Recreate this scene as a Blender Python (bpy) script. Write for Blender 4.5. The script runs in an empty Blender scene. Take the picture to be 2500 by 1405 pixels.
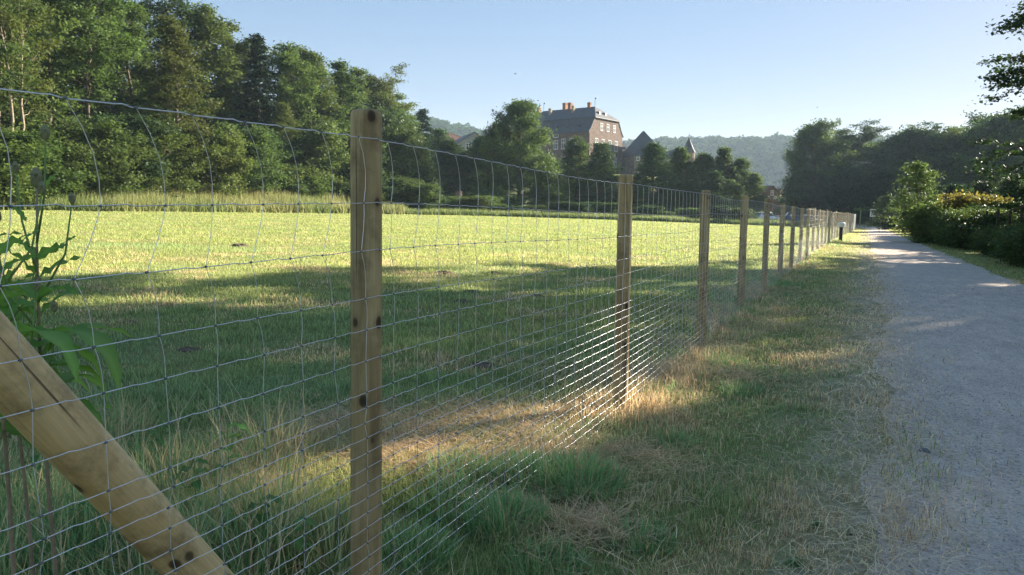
import bpy, math, random
import numpy as np
from mathutils import Vector, Matrix
rng = np.random.default_rng(7)
random.seed(7)
sc = bpy.context.scene
COL = sc.collection
R_ = math.radians

# ------------------------------------------------------------------ camera, sky, sun, exposure
CAM_Z = 1.40
HEAD, PITCH, ROLL, FPX = R_(-24.8), R_(6.1), 0.012, 1805.0
SUN_AZ, SUN_EL = R_(32.7), R_(18.0)       # azimuth from +Y towards +X
_f0 = Vector((math.sin(HEAD), math.cos(HEAD), 0)); _r0 = Vector((math.cos(HEAD), -math.sin(HEAD), 0))
FWD = (_f0 * math.cos(PITCH) - Vector((0, 0, 1)) * math.sin(PITCH)).normalized()
_u0 = _r0.cross(FWD).normalized()
RIGHT = (_r0 * math.cos(ROLL) + _u0 * math.sin(ROLL)).normalized()
UP = RIGHT.cross(FWD).normalized()
cam_d = bpy.data.cameras.new('camera'); cam = bpy.data.objects.new('camera', cam_d); COL.objects.link(cam)
cam_d.sensor_width = 36; cam_d.lens = 36 * FPX / 2500; cam_d.clip_start = 0.05; cam_d.clip_end = 4000
M = Matrix((RIGHT, UP, -FWD)).transposed().to_4x4(); M.translation = (0, 0, CAM_Z); cam.matrix_world = M
sc.camera = cam

w = bpy.data.worlds.new('World'); sc.world = w; w.use_nodes = True
wn = w.node_tree.nodes; wl = w.node_tree.links
sky = wn.new('ShaderNodeTexSky'); sky.sky_type = 'NISHITA'; sky.sun_disc = False
sky.sun_elevation = SUN_EL; sky.sun_rotation = SUN_AZ
sky.air_density = 1.0; sky.dust_density = 0.3; sky.ozone_density = 2.0; sky.altitude = 200
bg = wn['Background']; bg.inputs[1].default_value = 0.084
gm = wn.new('ShaderNodeGamma'); gm.inputs[1].default_value = 0.33        # evens out the whole sky, as the phone's tone curve does
hs_ = wn.new('ShaderNodeHueSaturation'); hs_.inputs['Saturation'].default_value = 2.3
tn = wn.new('ShaderNodeMix'); tn.data_type = 'RGBA'; tn.blend_type = 'MULTIPLY'; tn.inputs[0].default_value = 1; tn.inputs[7].default_value = (1.03, .92, 1.0, 1)
wl.new(sky.outputs[0], gm.inputs[0]); wl.new(gm.outputs[0], hs_.inputs['Color']); wl.new(hs_.outputs[0], tn.inputs[6]); wl.new(tn.outputs[2], bg.inputs[0])
sun_d = bpy.data.lights.new('sun', 'SUN'); sun = bpy.data.objects.new('sun', sun_d); COL.objects.link(sun)
sun_d.energy = 4.5; sun_d.angle = R_(0.53); sun_d.color = (1.0, 0.91, 0.76)
SUNV = Vector((math.sin(SUN_AZ) * math.cos(SUN_EL), math.cos(SUN_AZ) * math.cos(SUN_EL), math.sin(SUN_EL)))
sun.rotation_euler = SUNV.to_track_quat('Z', 'Y').to_euler(); sun.location = (20, 30, 40)
sc.view_settings.view_transform = 'Standard'; sc.view_settings.look = 'None'
sc.view_settings.exposure = 2.45; sc.view_settings.gamma = 1.0
sc.render.engine = 'CYCLES'
cy = sc.cycles
cy.use_denoising = True; cy.use_adaptive_sampling = False; cy.max_bounces = 7; cy.diffuse_bounces = 3; cy.glossy_bounces = 2
cy.transmission_bounces = 3; cy.volume_bounces = 1; cy.transparent_max_bounces = 8
cy.caustics_reflective = False; cy.caustics_refractive = False
cy.sample_clamp_indirect = 6

# ------------------------------------------------------------------ helpers
def ray(px, py):
    return (FWD * FPX + RIGHT * (px - 1250) - UP * (py - 702.5)).normalized()
def az_of(px):
    return math.degrees(math.atan((px - 1250) / FPX)) + math.degrees(HEAD)
def interp(x, xs, ys): return np.interp(x, xs, ys)
def sstep(a, b, x):
    t = np.clip((x - a) / (b - a), 0, 1); return t * t * (3 - 2 * t)
RB_A = [-180, -90, -59.5, -52.6, -44.8, -35.8, -26.4, -16.9, -6.4, -2.2, 1, 180]
RB_R = [55, 50, 55, 57, 64, 74, 85, 90, 92, 96, 240, 240]
BANK = [0, 2.4, 2.5, 2.5, 2.2, 1.4, .5, .25, 0.1, 0, 0, 0]
def polar_pt(az, r): a = math.radians(az); return math.sin(a) * r, math.cos(a) * r
CX, CY_ = polar_pt(az_of(1440), 205)
def gz(x, y):
    x = np.asarray(x, float); y = np.asarray(y, float)
    r = np.hypot(x, y); az = np.degrees(np.arctan2(x, y))
    z = .024 * np.clip(-x - 5, 0, 55) - .0045 * np.clip(y - 8, 0, 120)
    rb = interp(az, RB_A, RB_R)
    z = z + interp(az, RB_A, BANK) * sstep(0, 16, r - rb)
    z = z + 9.0 * (1 - sstep(26, 62, np.hypot(x - CX, y - CY_)))
    m = sstep(2.0, 5.0, -x) * (1 - sstep(60, 100, r))
    z = z + m * .03 * (np.sin(x * .9 + np.sin(y * .6)) * np.cos(y * .8 + .5 * np.sin(x * .5)))
    z = z + .038 * (1 - sstep(2.2, 5.0, y)) * np.exp(-((x + 1.44) / 1.3) ** 2)
    return z
def G(x, y): return float(gz(x, y))
def ground_px(px, py):
    d = ray(px, py); t = 1.0
    for _ in range(60):
        p = Vector((0, 0, CAM_Z)) + d * t
        dz = p.z - G(p.x, p.y)
        t += dz / max(1e-3, -d.z) * .8 if d.z < 0 else 1
        t = max(.3, min(t, 400))
    return Vector((0, 0, CAM_Z)) + d * t
def at_range(px, py, r):
    d = ray(px, py); k = r / math.hypot(d.x, d.y)
    return Vector((0, 0, CAM_Z)) + d * k
def tag(o, label=None, cat=None, group=None, kind=None):
    if label: o['label'] = label
    if cat: o['category'] = cat
    if group: o['group'] = group
    if kind: o['kind'] = kind
    return o
def empty(name, loc=(0, 0, 0), rz=0, parent=None):
    o = bpy.data.objects.new(name, None); COL.objects.link(o)
    o.location = loc; o.rotation_euler = (0, 0, rz); o.empty_display_size = .2
    if parent: o.parent = parent
    return o
def mesh_np(name, V, quads=None, tris=None, smooth=False, tint=None, col=None):
    me = bpy.data.meshes.new(name)
    V = np.ascontiguousarray(V, np.float32)
    me.vertices.add(len(V)); me.vertices.foreach_set('co', V.ravel())
    idx = []; start = []; n = 0
    if quads is not None and len(quads):
        q = np.asarray(quads, np.int32); idx.append(q.ravel()); start.append(np.arange(len(q)) * 4); n = len(q) * 4
    if tris is not None and len(tris):
        t = np.asarray(tris, np.int32); idx.append(t.ravel()); start.append(n + np.arange(len(t)) * 3)
    idx = np.concatenate(idx).astype(np.int32); start = np.concatenate(start).astype(np.int32)
    me.loops.add(len(idx)); me.loops.foreach_set('vertex_index', idx)
    me.polygons.add(len(start)); me.polygons.foreach_set('loop_start', start)
    me.update(calc_edges=True)
    me.polygons.foreach_set('use_smooth', np.full(len(start), smooth, bool))
    if tint is not None:
        a = me.attributes.new('tint', 'FLOAT', 'POINT'); a.data.foreach_set('value', np.asarray(tint, np.float32))
    if col is not None:
        a = me.attributes.new('bladecol', 'FLOAT_COLOR', 'POINT')
        c4 = np.ones((len(V), 4), np.float32); c4[:, :3] = col; a.data.foreach_set('color', c4.ravel())
    return me
def mobj(name, me, mat=None, parent=None, loc=(0, 0, 0)):
    o = bpy.data.objects.new(name, me); COL.objects.link(o)
    if mat and not me.materials: me.materials.append(mat)
    if parent: o.parent = parent
    o.location = loc
    return o
class Geo:
    def __init__(s): s.V = []; s.Q = []; s.T = []; s.n = 0
    def add(s, V, Q=None, T=None):
        V = np.asarray(V, float).reshape(-1, 3)
        if Q is not None and len(Q): s.Q.append(np.asarray(Q) + s.n)
        if T is not None and len(T): s.T.append(np.asarray(T) + s.n)
        s.V.append(V); s.n += len(V); return s
    def box(s, a, b):
        x0, y0, z0 = a; x1, y1, z1 = b
        V = [(x0,y0,z0),(x1,y0,z0),(x1,y1,z0),(x0,y1,z0),(x0,y0,z1),(x1,y0,z1),(x1,y1,z1),(x0,y1,z1)]
        return s.add(V, [(0,3,2,1),(4,5,6,7),(0,1,5,4),(1,2,6,5),(2,3,7,6),(3,0,4,7)])
    def tube(s, P, rad, k=6, cap=True):
        P = np.asarray(P, float); n = len(P); rad = np.broadcast_to(np.asarray(rad, float), (n,))
        d = P[-1] - P[0]; d = d / (np.linalg.norm(d) + 1e-9)
        ref = np.array([1., 0, 0]) if abs(d[0]) < .8 else np.array([0, 1., 0])
        a = np.cross(d, ref); a /= np.linalg.norm(a); b = np.cross(d, a)
        th = np.arange(k) / k * 2 * np.pi
        ring = np.cos(th)[:, None] * a + np.sin(th)[:, None] * b
        V = (P[:, None, :] + rad[:, None, None] * ring[None]).reshape(-1, 3)
        i = np.arange(n - 1)[:, None] * k + np.arange(k)[None]; j = np.arange(n - 1)[:, None] * k + (np.arange(k)[None] + 1) % k
        Q = np.stack([i, j, j + k, i + k], -1).reshape(-1, 4)
        s.add(V, Q)
        if cap and k >= 3:
            base = s.n - n * k; top = base + (n - 1) * k
            s.T.append(np.array([(top, top + q, top + q + 1) for q in range(1, k - 1)]))
            s.T.append(np.array([(base, base + q + 1, base + q) for q in range(1, k - 1)]))
        return s
    def mesh(s, name, smooth=False, **kw):
        return mesh_np(name, np.concatenate(s.V), np.concatenate(s.Q) if s.Q else None, np.concatenate(s.T) if s.T else None, smooth, **kw)
    def obj(s, name, mat, parent=None, smooth=False, loc=(0, 0, 0)):
        return mobj(name, s.mesh(name, smooth), mat, parent, loc)

# ------------------------------------------------------------------ materials
def newmat(name):
    m = bpy.data.materials.new(name); m.use_nodes = True
    nt = m.node_tree; b = nt.nodes['Principled BSDF']; b.inputs['Roughness'].default_value = .8
    b.inputs['Specular IOR Level'].default_value = .25
    return m, nt, b
def nd(nt, typ, **kw):
    n = nt.nodes.new(typ)
    for k, v in kw.items(): setattr(n, k, v)
    return n
def ramp(nt, fac, stops):
    r = nd(nt, 'ShaderNodeValToRGB'); e = r.color_ramp.elements
    while len(e) < len(stops): e.new(.5)
    for i, (p, c) in enumerate(stops):
        e[i].position = p; e[i].color = (*c, 1) if len(c) == 3 else c
    nt.links.new(fac, r.inputs[0]); return r.outputs[0]
def mixc(nt, fac, a, b, mode='MIX'):
    m = nd(nt, 'ShaderNodeMix', data_type='RGBA', blend_type=mode)
    for s, v in ((m.inputs[0], fac), (m.inputs[6], a), (m.inputs[7], b)):
        if hasattr(v, 'is_linked'): nt.links.new(v, s)
        else: s.default_value = v if not isinstance(v, tuple) else ((*v, 1) if len(v) == 3 else v)
    return m.outputs[2]
def noise(nt, vec, scale, detail=4, rough=.6, dist=0):
    n = nd(nt, 'ShaderNodeTexNoise'); n.inputs['Scale'].default_value = scale; n.inputs['Detail'].default_value = detail
    n.inputs['Roughness'].default_value = rough; n.inputs['Distortion'].default_value = dist
    if vec: nt.links.new(vec, n.inputs['Vector'])
    return n.outputs['Fac']
def mapping(nt, src, scale=(1, 1, 1)):
    m = nd(nt, 'ShaderNodeMapping'); m.inputs['Scale'].default_value = scale; nt.links.new(src, m.inputs['Vector']); return m.outputs[0]
def geo_pos(nt): return nd(nt, 'ShaderNodeNewGeometry').outputs['Position']
def bump(nt, b, h, strength=.3, dist=.02):
    n = nd(nt, 'ShaderNodeBump'); n.inputs['Strength'].default_value = strength; n.inputs['Distance'].default_value = dist
    nt.links.new(h, n.inputs['Height']); nt.links.new(n.outputs[0], b.inputs['Normal'])
def plain(name, c, rough=.7, metal=0, var=.0, scale=3.0):
    m, nt, b = newmat(name)
    b.inputs['Roughness'].default_value = rough; b.inputs['Metallic'].default_value = metal
    tc = nd(nt, 'ShaderNodeTexCoord').outputs['Object']
    f = noise(nt, tc, scale, 5)
    d = tuple(max(0, v * (1 - var)) for v in c); l = tuple(v * (1 + var) for v in c)
    nt.links.new(ramp(nt, f, [(.3, d), (.7, l)]), b.inputs['Base Color'])
    return m
def leafmat(name, c1, c2, trans=.35, hue=.016, val=.3, rough=.55, spec=.12):
    m, nt, b = newmat(name); b.inputs['Roughness'].default_value = rough; b.inputs['Specular IOR Level'].default_value = spec
    at = nd(nt, 'ShaderNodeAttribute', attribute_name='tint')
    c = mixc(nt, at.outputs['Fac'], c1, c2)
    oi = nd(nt, 'ShaderNodeObjectInfo')
    hs = nd(nt, 'ShaderNodeHueSaturation')
    mr = nd(nt, 'ShaderNodeMapRange'); mr.inputs['To Min'].default_value = .5 - hue; mr.inputs['To Max'].default_value = .5 + hue
    nt.links.new(oi.outputs['Random'], mr.inputs[0]); nt.links.new(mr.outputs[0], hs.inputs['Hue'])
    mv = nd(nt, 'ShaderNodeMapRange'); mv.inputs['To Min'].default_value = 1 - val; mv.inputs['To Max'].default_value = 1 + val
    ml = nd(nt, 'ShaderNodeMath', operation='FRACT'); mm = nd(nt, 'ShaderNodeMath', operation='MULTIPLY'); mm.inputs[1].default_value = 7.31
    nt.links.new(oi.outputs['Random'], mm.inputs[0]); nt.links.new(mm.outputs[0], ml.inputs[0]); nt.links.new(ml.outputs[0], mv.inputs[0])
    nt.links.new(mv.outputs[0], hs.inputs['Value']); nt.links.new(c, hs.inputs['Color'])
    nt.links.new(hs.outputs[0], b.inputs['Base Color'])
    t = nd(nt, 'ShaderNodeBsdfTranslucent')
    tcol = mixc(nt, .5, hs.outputs[0], (1.0, 1.0, .25), 'MULTIPLY')
    gain = nd(nt, 'ShaderNodeHueSaturation'); gain.inputs['Value'].default_value = 1.6
    nt.links.new(tcol, gain.inputs['Color']); nt.links.new(gain.outputs[0], t.inputs['Color'])
    ms = nd(nt, 'ShaderNodeMixShader'); ms.inputs[0].default_value = trans
    nt.links.new(b.outputs[0], ms.inputs[1]); nt.links.new(t.outputs[0], ms.inputs[2])
    nt.links.new(ms.outputs[0], nt.nodes['Material Output'].inputs['Surface'])
    return m
def blademat(name, trans=.3):
    m, nt, b = newmat(name); b.inputs['Roughness'].default_value = .6
    at = nd(nt, 'ShaderNodeAttribute', attribute_name='bladecol')
    nt.links.new(at.outputs['Color'], b.inputs['Base Color'])
    t = nd(nt, 'ShaderNodeBsdfTranslucent')
    g = nd(nt, 'ShaderNodeHueSaturation'); g.inputs['Value'].default_value = 1.5; nt.links.new(at.outputs['Color'], g.inputs['Color'])
    nt.links.new(g.outputs[0], t.inputs['Color'])
    ms = nd(nt, 'ShaderNodeMixShader'); ms.inputs[0].default_value = trans
    nt.links.new(b.outputs[0], ms.inputs[1]); nt.links.new(t.outputs[0], ms.inputs[2])
    nt.links.new(ms.outputs[0], nt.nodes['Material Output'].inputs['Surface'])
    return m
MAT = {}
MAT['leaf_mid'] = leafmat('leaf_mid', (.048, .078, .026), (.095, .135, .045))
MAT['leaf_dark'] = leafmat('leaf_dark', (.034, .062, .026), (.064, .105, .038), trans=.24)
MAT['leaf_olive'] = leafmat('leaf_olive', (.062, .086, .024), (.115, .142, .044), trans=.3)
MAT['leaf_bright'] = leafmat('leaf_bright', (.062, .105, .028), (.115, .175, .052), trans=.34)
MAT['needle'] = leafmat('needle', (.020, .042, .025), (.035, .065, .032), trans=.1, hue=.01)
MAT['leaf_gold'] = leafmat('leaf_gold', (.14, .14, .035), (.24, .20, .06), trans=.4)
MAT['leaf_hill'] = leafmat('leaf_hill', (.040, .070, .028), (.070, .115, .036), trans=.2, spec=0, rough=.9)
MAT['blade'] = blademat('grass_blade', .35)
MAT['straw'] = blademat('straw', .15)
MAT['bark'] = plain('bark', (.11, .085, .06), .9, 0, .4, 6)
MAT['bark_pale'] = plain('bark_pale', (.20, .165, .12), .9, 0, .4, 5)
MAT['galv'] = plain('galvanised_wire', (.80, .81, .82), .34, .7, .08, 9)
MAT['knot'] = plain('wire_knot', (.20, .21, .22), .55, .6, .2, 30)
MAT['steel'] = plain('dark_steel', (.05, .05, .055), .5, .5, .2, 8)
def wood(name, c_lo, c_hi, c_streak):
    m, nt, b = newmat(name); b.inputs['Roughness'].default_value = .72
    tc = nd(nt, 'ShaderNodeTexCoord').outputs['Object']; oi = nd(nt, 'ShaderNodeObjectInfo')
    off = nd(nt, 'ShaderNodeVectorMath', operation='SCALE'); off.inputs[0].default_value = (17, 9, 23); nt.links.new(oi.outputs['Random'], off.inputs['Scale'])
    ad = nd(nt, 'ShaderNodeVectorMath', operation='ADD'); nt.links.new(tc, ad.inputs[0]); nt.links.new(off.outputs[0], ad.inputs[1])
    v = ad.outputs[0]
    c = ramp(nt, noise(nt, mapping(nt, v, (14, 14, 1.1)), 1.6, 6, .6, .8), [(.28, c_lo), (.72, c_hi)])
    fine = noise(nt, mapping(nt, v, (120, 120, 3)), 1.0, 4, .6)
    c = mixc(nt, .5, c, ramp(nt, fine, [(.3, (.55, .52, .45)), (.7, (1.15, 1.12, 1.05))]), 'MULTIPLY')
    st = ramp(nt, noise(nt, mapping(nt, v, (9, 9, .9)), 1.3, 3, .5, 1.2), [(.52, (0, 0, 0)), (.70, (.75, .75, .75))])
    c = mixc(nt, st, c, c_streak)
    dirt = ramp(nt, noise(nt, v, 7, 6, .7), [(.48, (0, 0, 0)), (.70, (.65, .65, .65))])
    c = mixc(nt, dirt, c, (.12, .08, .04))
    vo = nd(nt, 'ShaderNodeTexVoronoi'); vo.inputs['Scale'].default_value = 7.0; nt.links.new(mapping(nt, v, (1.4, 1.4, 1)), vo.inputs['Vector'])
    kn = ramp(nt, vo.outputs['Distance'], [(.05, (.95, .95, .95)), (.12, (.85, .85, .85)), (.16, (.25, .25, .25)), (.28, (0, 0, 0))])
    c = mixc(nt, kn, c, (.045, .026, .016))
    ck = ramp(nt, noise(nt, mapping(nt, v, (55, 55, .7)), 1.0, 2, .5), [(.655, (0, 0, 0)), (.69, (.9, .9, .9))])
    c = mixc(nt, ck, c, (.05, .035, .022))
    nt.links.new(c, b.inputs['Base Color'])
    bump(nt, b, fine, .25, .004)
    return m
MAT['post'] = wood('treated_pine', (.36, .26, .12), (.58, .435, .225), (.19, .125, .055))
MAT['brace'] = wood('fresh_pine', (.68, .48, .215), (.88, .66, .36), (.54, .35, .14))
MAT['oldwood'] = plain('weathered_wood', (.055, .045, .035), .9, 0, .4, 12)
MAT['greenpost'] = plain('mossy_post', (.24, .26, .09), .85, 0, .3, 8)

# ground
def ground_mat():
    m, nt, b = newmat('meadow_ground'); b.inputs['Roughness'].default_value = .95; b.inputs['Specular IOR Level'].default_value = .05
    p = geo_pos(nt)
    a = noise(nt, p, .35, 6, .65); f = noise(nt, p, 6, 6, .7); g = noise(nt, p, 45, 4, .7)
    c = ramp(nt, f, [(.30, (.16, .165, .065)), (.55, (.26, .29, .10)), (.75, (.34, .33, .14))])
    c = mixc(nt, ramp(nt, a, [(.45, (0, 0, 0)), (.68, (.7, .7, .7))]), c, (.33, .29, .13))
    c = mixc(nt, .55, c, ramp(nt, g, [(.25, (.45, .44, .42)), (.75, (1.2, 1.2, 1.15))]), 'MULTIPLY')
    sp = nd(nt, 'ShaderNodeSeparateXYZ'); nt.links.new(p, sp.inputs[0])
    mr = nd(nt, 'ShaderNodeMapRange'); mr.inputs['From Min'].default_value = -.55; mr.inputs['From Max'].default_value = .30; nt.links.new(sp.outputs['X'], mr.inputs[0])
    wn_ = nd(nt, 'ShaderNodeMath', operation='MULTIPLY'); nt.links.new(mr.outputs[0], wn_.inputs[0]); nt.links.new(ramp(nt, noise(nt, p, 3.5, 5, .7), [(.35, (.2, .2, .2)), (.6, (1, 1, 1))]), wn_.inputs[1])
    mx = nd(nt, 'ShaderNodeMath', operation='LESS_THAN'); mx.inputs[1].default_value = 3.2; nt.links.new(sp.outputs['X'], mx.inputs[0])
    wm = nd(nt, 'ShaderNodeMath', operation='MULTIPLY'); nt.links.new(wn_.outputs[0], wm.inputs[0]); nt.links.new(mx.outputs[0], wm.inputs[1])
    c = mixc(nt, wm.outputs[0], c, (.48, .39, .29))
    nt.links.new(c, b.inputs['Base Color']); bump(nt, b, g, .7, .03)
    return m
MAT['ground'] = ground_mat()
def path_mat():
    m, nt, b = newmat('gravel_path'); b.inputs['Roughness'].default_value = .92; b.inputs['Specular IOR Level'].default_value = .15
    p = geo_pos(nt)
    big = noise(nt, p, .7, 6, .65); mid = noise(nt, mapping(nt, p, (1.6, .5, 1)), 4, 6, .7); fine = noise(nt, p, 90, 4, .75)
    c = ramp(nt, mid, [(.3, (.50, .41, .335)), (.7, (.69, .575, .47))])
    c = mixc(nt, .5, c, ramp(nt, big, [(.3, (.75, .75, .78)), (.7, (1.25, 1.2, 1.1))]), 'MULTIPLY')
    vo = nd(nt, 'ShaderNodeTexVoronoi'); vo.inputs['Scale'].default_value = 70; nt.links.new(p, vo.inputs['Vector'])
    c = mixc(nt, .75, c, ramp(nt, vo.outputs['Color'], [(.05, (.45, .45, .46)), (.3, (.95, .95, .95)), (.92, (1.2, 1.18, 1.15))]), 'MULTIPLY')
    c = mixc(nt, .5, c, ramp(nt, fine, [(.25, (.45, .45, .45)), (.75, (1.3, 1.3, 1.3))]), 'MULTIPLY')
    nt.links.new(c, b.inputs['Base Color'])
    bump(nt, b, vo.outputs['Distance'], .9, .012)
    return m
MAT['path'] = path_mat()

# ------------------------------------------------------------------ ground, path
def axis_lines(lo, hi, dense_lo, dense_hi, step, extra=()):
    xs = list(np.arange(dense_lo, dense_hi + 1e-6, step)); s = step
    v = dense_hi
    while v < hi: s *= 1.22; v = min(v + s, hi); xs.append(v)
    s = step; v = dense_lo
    while v > lo: s *= 1.22; v = max(v - s, lo); xs.insert(0, v)
    return np.unique(np.round(np.array(xs + list(extra)), 4))
gx = axis_lines(-1100, 1100, -70, 24, 1.25); gy = axis_lines(-250, 1150, -8, 130, 1.25)
XX, YY = np.meshgrid(gx, gy)
V = np.stack([XX, YY, gz(XX, YY)], -1).reshape(-1, 3)
nx = len(gx); I = (np.arange(len(gy) - 1)[:, None] * nx + np.arange(nx - 1)[None]).ravel()
ground = mobj('ground', mesh_np('ground', V, np.stack([I, I + 1, I + nx + 1, I + nx], -1), smooth=True), MAT['ground'])
tag(ground, 'mown green meadow ground with dry patches', None, None, 'structure')
def fence_x(y):
    y = np.asarray(y, float)
    return -1.44 + .00035 * np.clip(y - 15, 0, 60) ** 2 + .0
def path_l(y):
    y = np.asarray(y, float); return np.interp(y, [-10, 2, 6, 12, 22, 40, 65, 105, 130], [.25, .18, .22, .42, .55, .7, .8, .95, 2.5])
def path_r(y):
    y = np.asarray(y, float); return np.interp(y, [-10, 10, 18, 38, 65, 105, 130], [3.2, 3.2, 3.2, 3.1, 2.95, 3.0, 4.8])
py_ = np.concatenate([gy[(gy > -9) & (gy < 131)], np.arange(-8, 30, .25)]); py_ = np.unique(np.round(py_, 4))
wob = lambda y, s: .08 * np.sin(y * 1.3 + s) + .05 * np.sin(y * 4.1 + 2 * s) + .02 * np.sin(y * 11.7 + s)
L = path_l(py_) + wob(py_, 0); Rr = path_r(py_) + wob(py_, 2)
cols = 7; V = []
for i in range(cols):
    t = i / (cols - 1); x = L + (Rr - L) * t
    V.append(np.stack([x, py_, gz(x, py_) + .006 + .022 * math.sin(math.pi * t)], -1))
V = np.stack(V, 1).reshape(-1, 3); I = (np.arange(len(py_) - 1)[:, None] * cols + np.arange(cols - 1)[None]).ravel()
path = mobj('gravel_path', mesh_np('gravel_path', V, np.stack([I, I + 1, I + cols + 1, I + cols], -1), smooth=True), MAT['path'])
tag(path, 'grey gravel path running straight beside the wire fence', None, None, 'structure')

# ------------------------------------------------------------------ grass and straw (blades)
def vnoise(x, y, s, seed=0):
    x = x * s + seed * 13.7; y = y * s + seed * 7.1
    xi = np.floor(x).astype(int); yi = np.floor(y).astype(int); fx = x - xi; fy = y - yi
    fx = fx * fx * (3 - 2 * fx); fy = fy * fy * (3 - 2 * fy)
    def h(a, b): return ((np.sin(a * 127.1 + b * 311.7 + seed) * 43758.5453) % 1.0)
    return (h(xi, yi) * (1 - fx) + h(xi + 1, yi) * fx) * (1 - fy) + (h(xi, yi + 1) * (1 - fx) + h(xi + 1, yi + 1) * fx) * fy
def fbm(x, y, s, seed=0): return (vnoise(x, y, s, seed) + .5 * vnoise(x, y, s * 2.1, seed + 1) + .25 * vnoise(x, y, s * 4.3, seed + 2)) / 1.75
def blades(name, x, y, h, wd, bend, col, mat, label, cat=None, dirs=None, z0=None, single=False):
    n = len(x); z = gz(x, y) if z0 is None else z0
    a = rng.uniform(0, 2 * np.pi, n) if dirs is None else dirs
    d = np.stack([np.cos(a), np.sin(a), np.zeros(n)], -1)
    fa = a + np.pi / 2 + rng.normal(0, .5, n); s = np.stack([np.cos(fa), np.sin(fa), np.zeros(n)], -1) * (wd / 2)[:, None]
    P = np.stack([x, y, z - .004], -1); up = np.array([0, 0, 1.])
    hz = (h * np.sqrt(np.clip(1 - bend ** 2, .02, 1)))
    if single:
        tip = P + d * (h * bend)[:, None] + up * hz[:, None]
        V = np.stack([P - s, P + s, tip], 1).reshape(-1, 3)
        o = mobj(name, mesh_np(name, V, None, np.arange(n * 3).reshape(-1, 3), False, col=np.repeat(col, 3, 0)), mat)
        tag(o, label, cat, None, 'stuff'); return o
    mid = P + d * (h * bend * .33)[:, None] + up * (hz * .58)[:, None]
    tip = P + d * (h * bend)[:, None] + up * hz[:, None]
    V = np.stack([P - s, P + s, mid + s * .75, mid - s * .75, tip], 1).reshape(-1, 3)
    b = np.arange(n)[:, None] * 5
    T = np.concatenate([b + [0, 1, 2], b + [0, 2, 3], b + [3, 2, 4]])
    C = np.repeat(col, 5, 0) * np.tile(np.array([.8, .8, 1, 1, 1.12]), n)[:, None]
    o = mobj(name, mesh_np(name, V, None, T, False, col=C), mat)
    tag(o, label, cat, None, 'stuff'); return o
def polar(n, r0, r1, a0=-66, a1=17):
    r = np.exp(rng.uniform(math.log(r0), math.log(r1), n)); a = np.radians(rng.uniform(a0, a1, n))
    return r * np.sin(a), r * np.cos(a), r
GREEN = np.array([.285, .360, .125]); GREEN2 = np.array([.255, .350, .150]); YEL = np.array([.390, .400, .125]); DRY = np.array([.62, .45, .23]); TAN = np.array([.76, .60, .36]); BRN = np.array([.42, .26, .13])
def lerp(a, b, t): return a * (1 - t)[:, None] + b * t[:, None]
def blade_colour(x, y, r):
    n = len(x)
    c = lerp(np.tile(GREEN, (n, 1)), np.tile(GREEN2, (n, 1)), np.clip(fbm(x, y, .8, 3) * 2 - .5, 0, 1))
    c = lerp(c, np.tile(YEL, (n, 1)), np.clip(fbm(x, y, .25, 5) * 2.2 - .55 + sstep(15, 30, r) * .35, 0, .9))
    dryp = np.clip((fbm(x, y, 1.1, 9) - .5) * 4, 0, 1) * .75
    verge = sstep(-.9, -.2, x - 0 * y) * (x < 6)
    dryp = np.clip(dryp + verge * (.30 + 1.9 * (fbm(x, y, 1.3, 21) - .45)), 0, .85)
    edge = np.exp(-np.abs(x - path_l(y)) / .25); dryp = np.clip(dryp + .6 * edge, 0, .95)
    strip = np.exp(-((x - fence_x(y) - .05) / .45) ** 2) * np.clip((fbm(x, y, 1.6, 31) - .42) * 6, 0, 1); dryp = np.clip(dryp + strip, 0, .95)
    pick = rng.uniform(0, 1, n) < dryp
    dc = lerp(np.tile(DRY, (n, 1)), np.tile(TAN, (n, 1)), rng.uniform(0, 1, n)); dc = lerp(dc, np.tile(BRN, (n, 1)), (rng.uniform(0, 1, n) < .25) * .7)
    c[pick] = dc[pick]
    return c * rng.uniform(.5, 1.45, n)[:, None]
def on_grass(x, y, r):
    dl = x - path_l(y); dr = path_r(y) - x
    inside = np.minimum(dl, dr)
    keep = (inside < 0) | (rng.uniform(0, 1, len(x)) < np.exp(-np.clip(inside, 0, 9) / np.where(dl < dr, .22, .1)) * .6)
    keep &= ~((inside > -.42) & (inside < 0) & (dl < dr) & (rng.uniform(0, 1, len(x)) < .25 + .5 * (fbm(x, y, 3.0, 71) > .46)))
    rb = interp(np.degrees(np.arctan2(x, y)), RB_A, RB_R)
    return keep & (r < rb) & (x < 5.5)
# short turf, all of it
for nm, n, r0, r1, lab in (('grass', 330000, 1.6, 13, 'short dry mown grass along the fence and the near meadow'), ('grass', 430000, 13, 98, 'bright mown meadow grass lit by low sun')):
    x, y, r = polar(n, r0, r1); k = on_grass(x, y, r); x, y, r = x[k], y[k], r[k]
    n = len(x)
    clump = fbm(x, y, 2.6, 17)
    h = (.034 + .055 * np.clip(clump * 2.4 - .8, 0, 1)) * rng.uniform(.6, 1.5, n)
    h *= np.where(x < fence_x(y) - .4, 1.0, .75)
    nearf = np.exp(-((x - fence_x(y)) / .5) ** 2); h *= 1 + 1.2 * nearf * np.clip(fbm(x, y, 1.3, 41) * 2 - .6, 0, 1)
    h = np.maximum(h, r * .0011)
    wd = np.maximum(.0028 * rng.uniform(.7, 1.5, n), r / 739 * (.80 if r0 < 5 else .62))
    bc = blade_colour(x, y, r)
    if r0 > 5: bc = lerp(bc, np.tile(np.array([.270, .345, .095]), (n, 1)), sstep(12, 30, r) * .55)
    blades(nm, x, y, h, wd, np.clip(rng.normal(.55, .25, n), .05, .97), bc, MAT['blade'], lab, single=r0 > 5)
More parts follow.
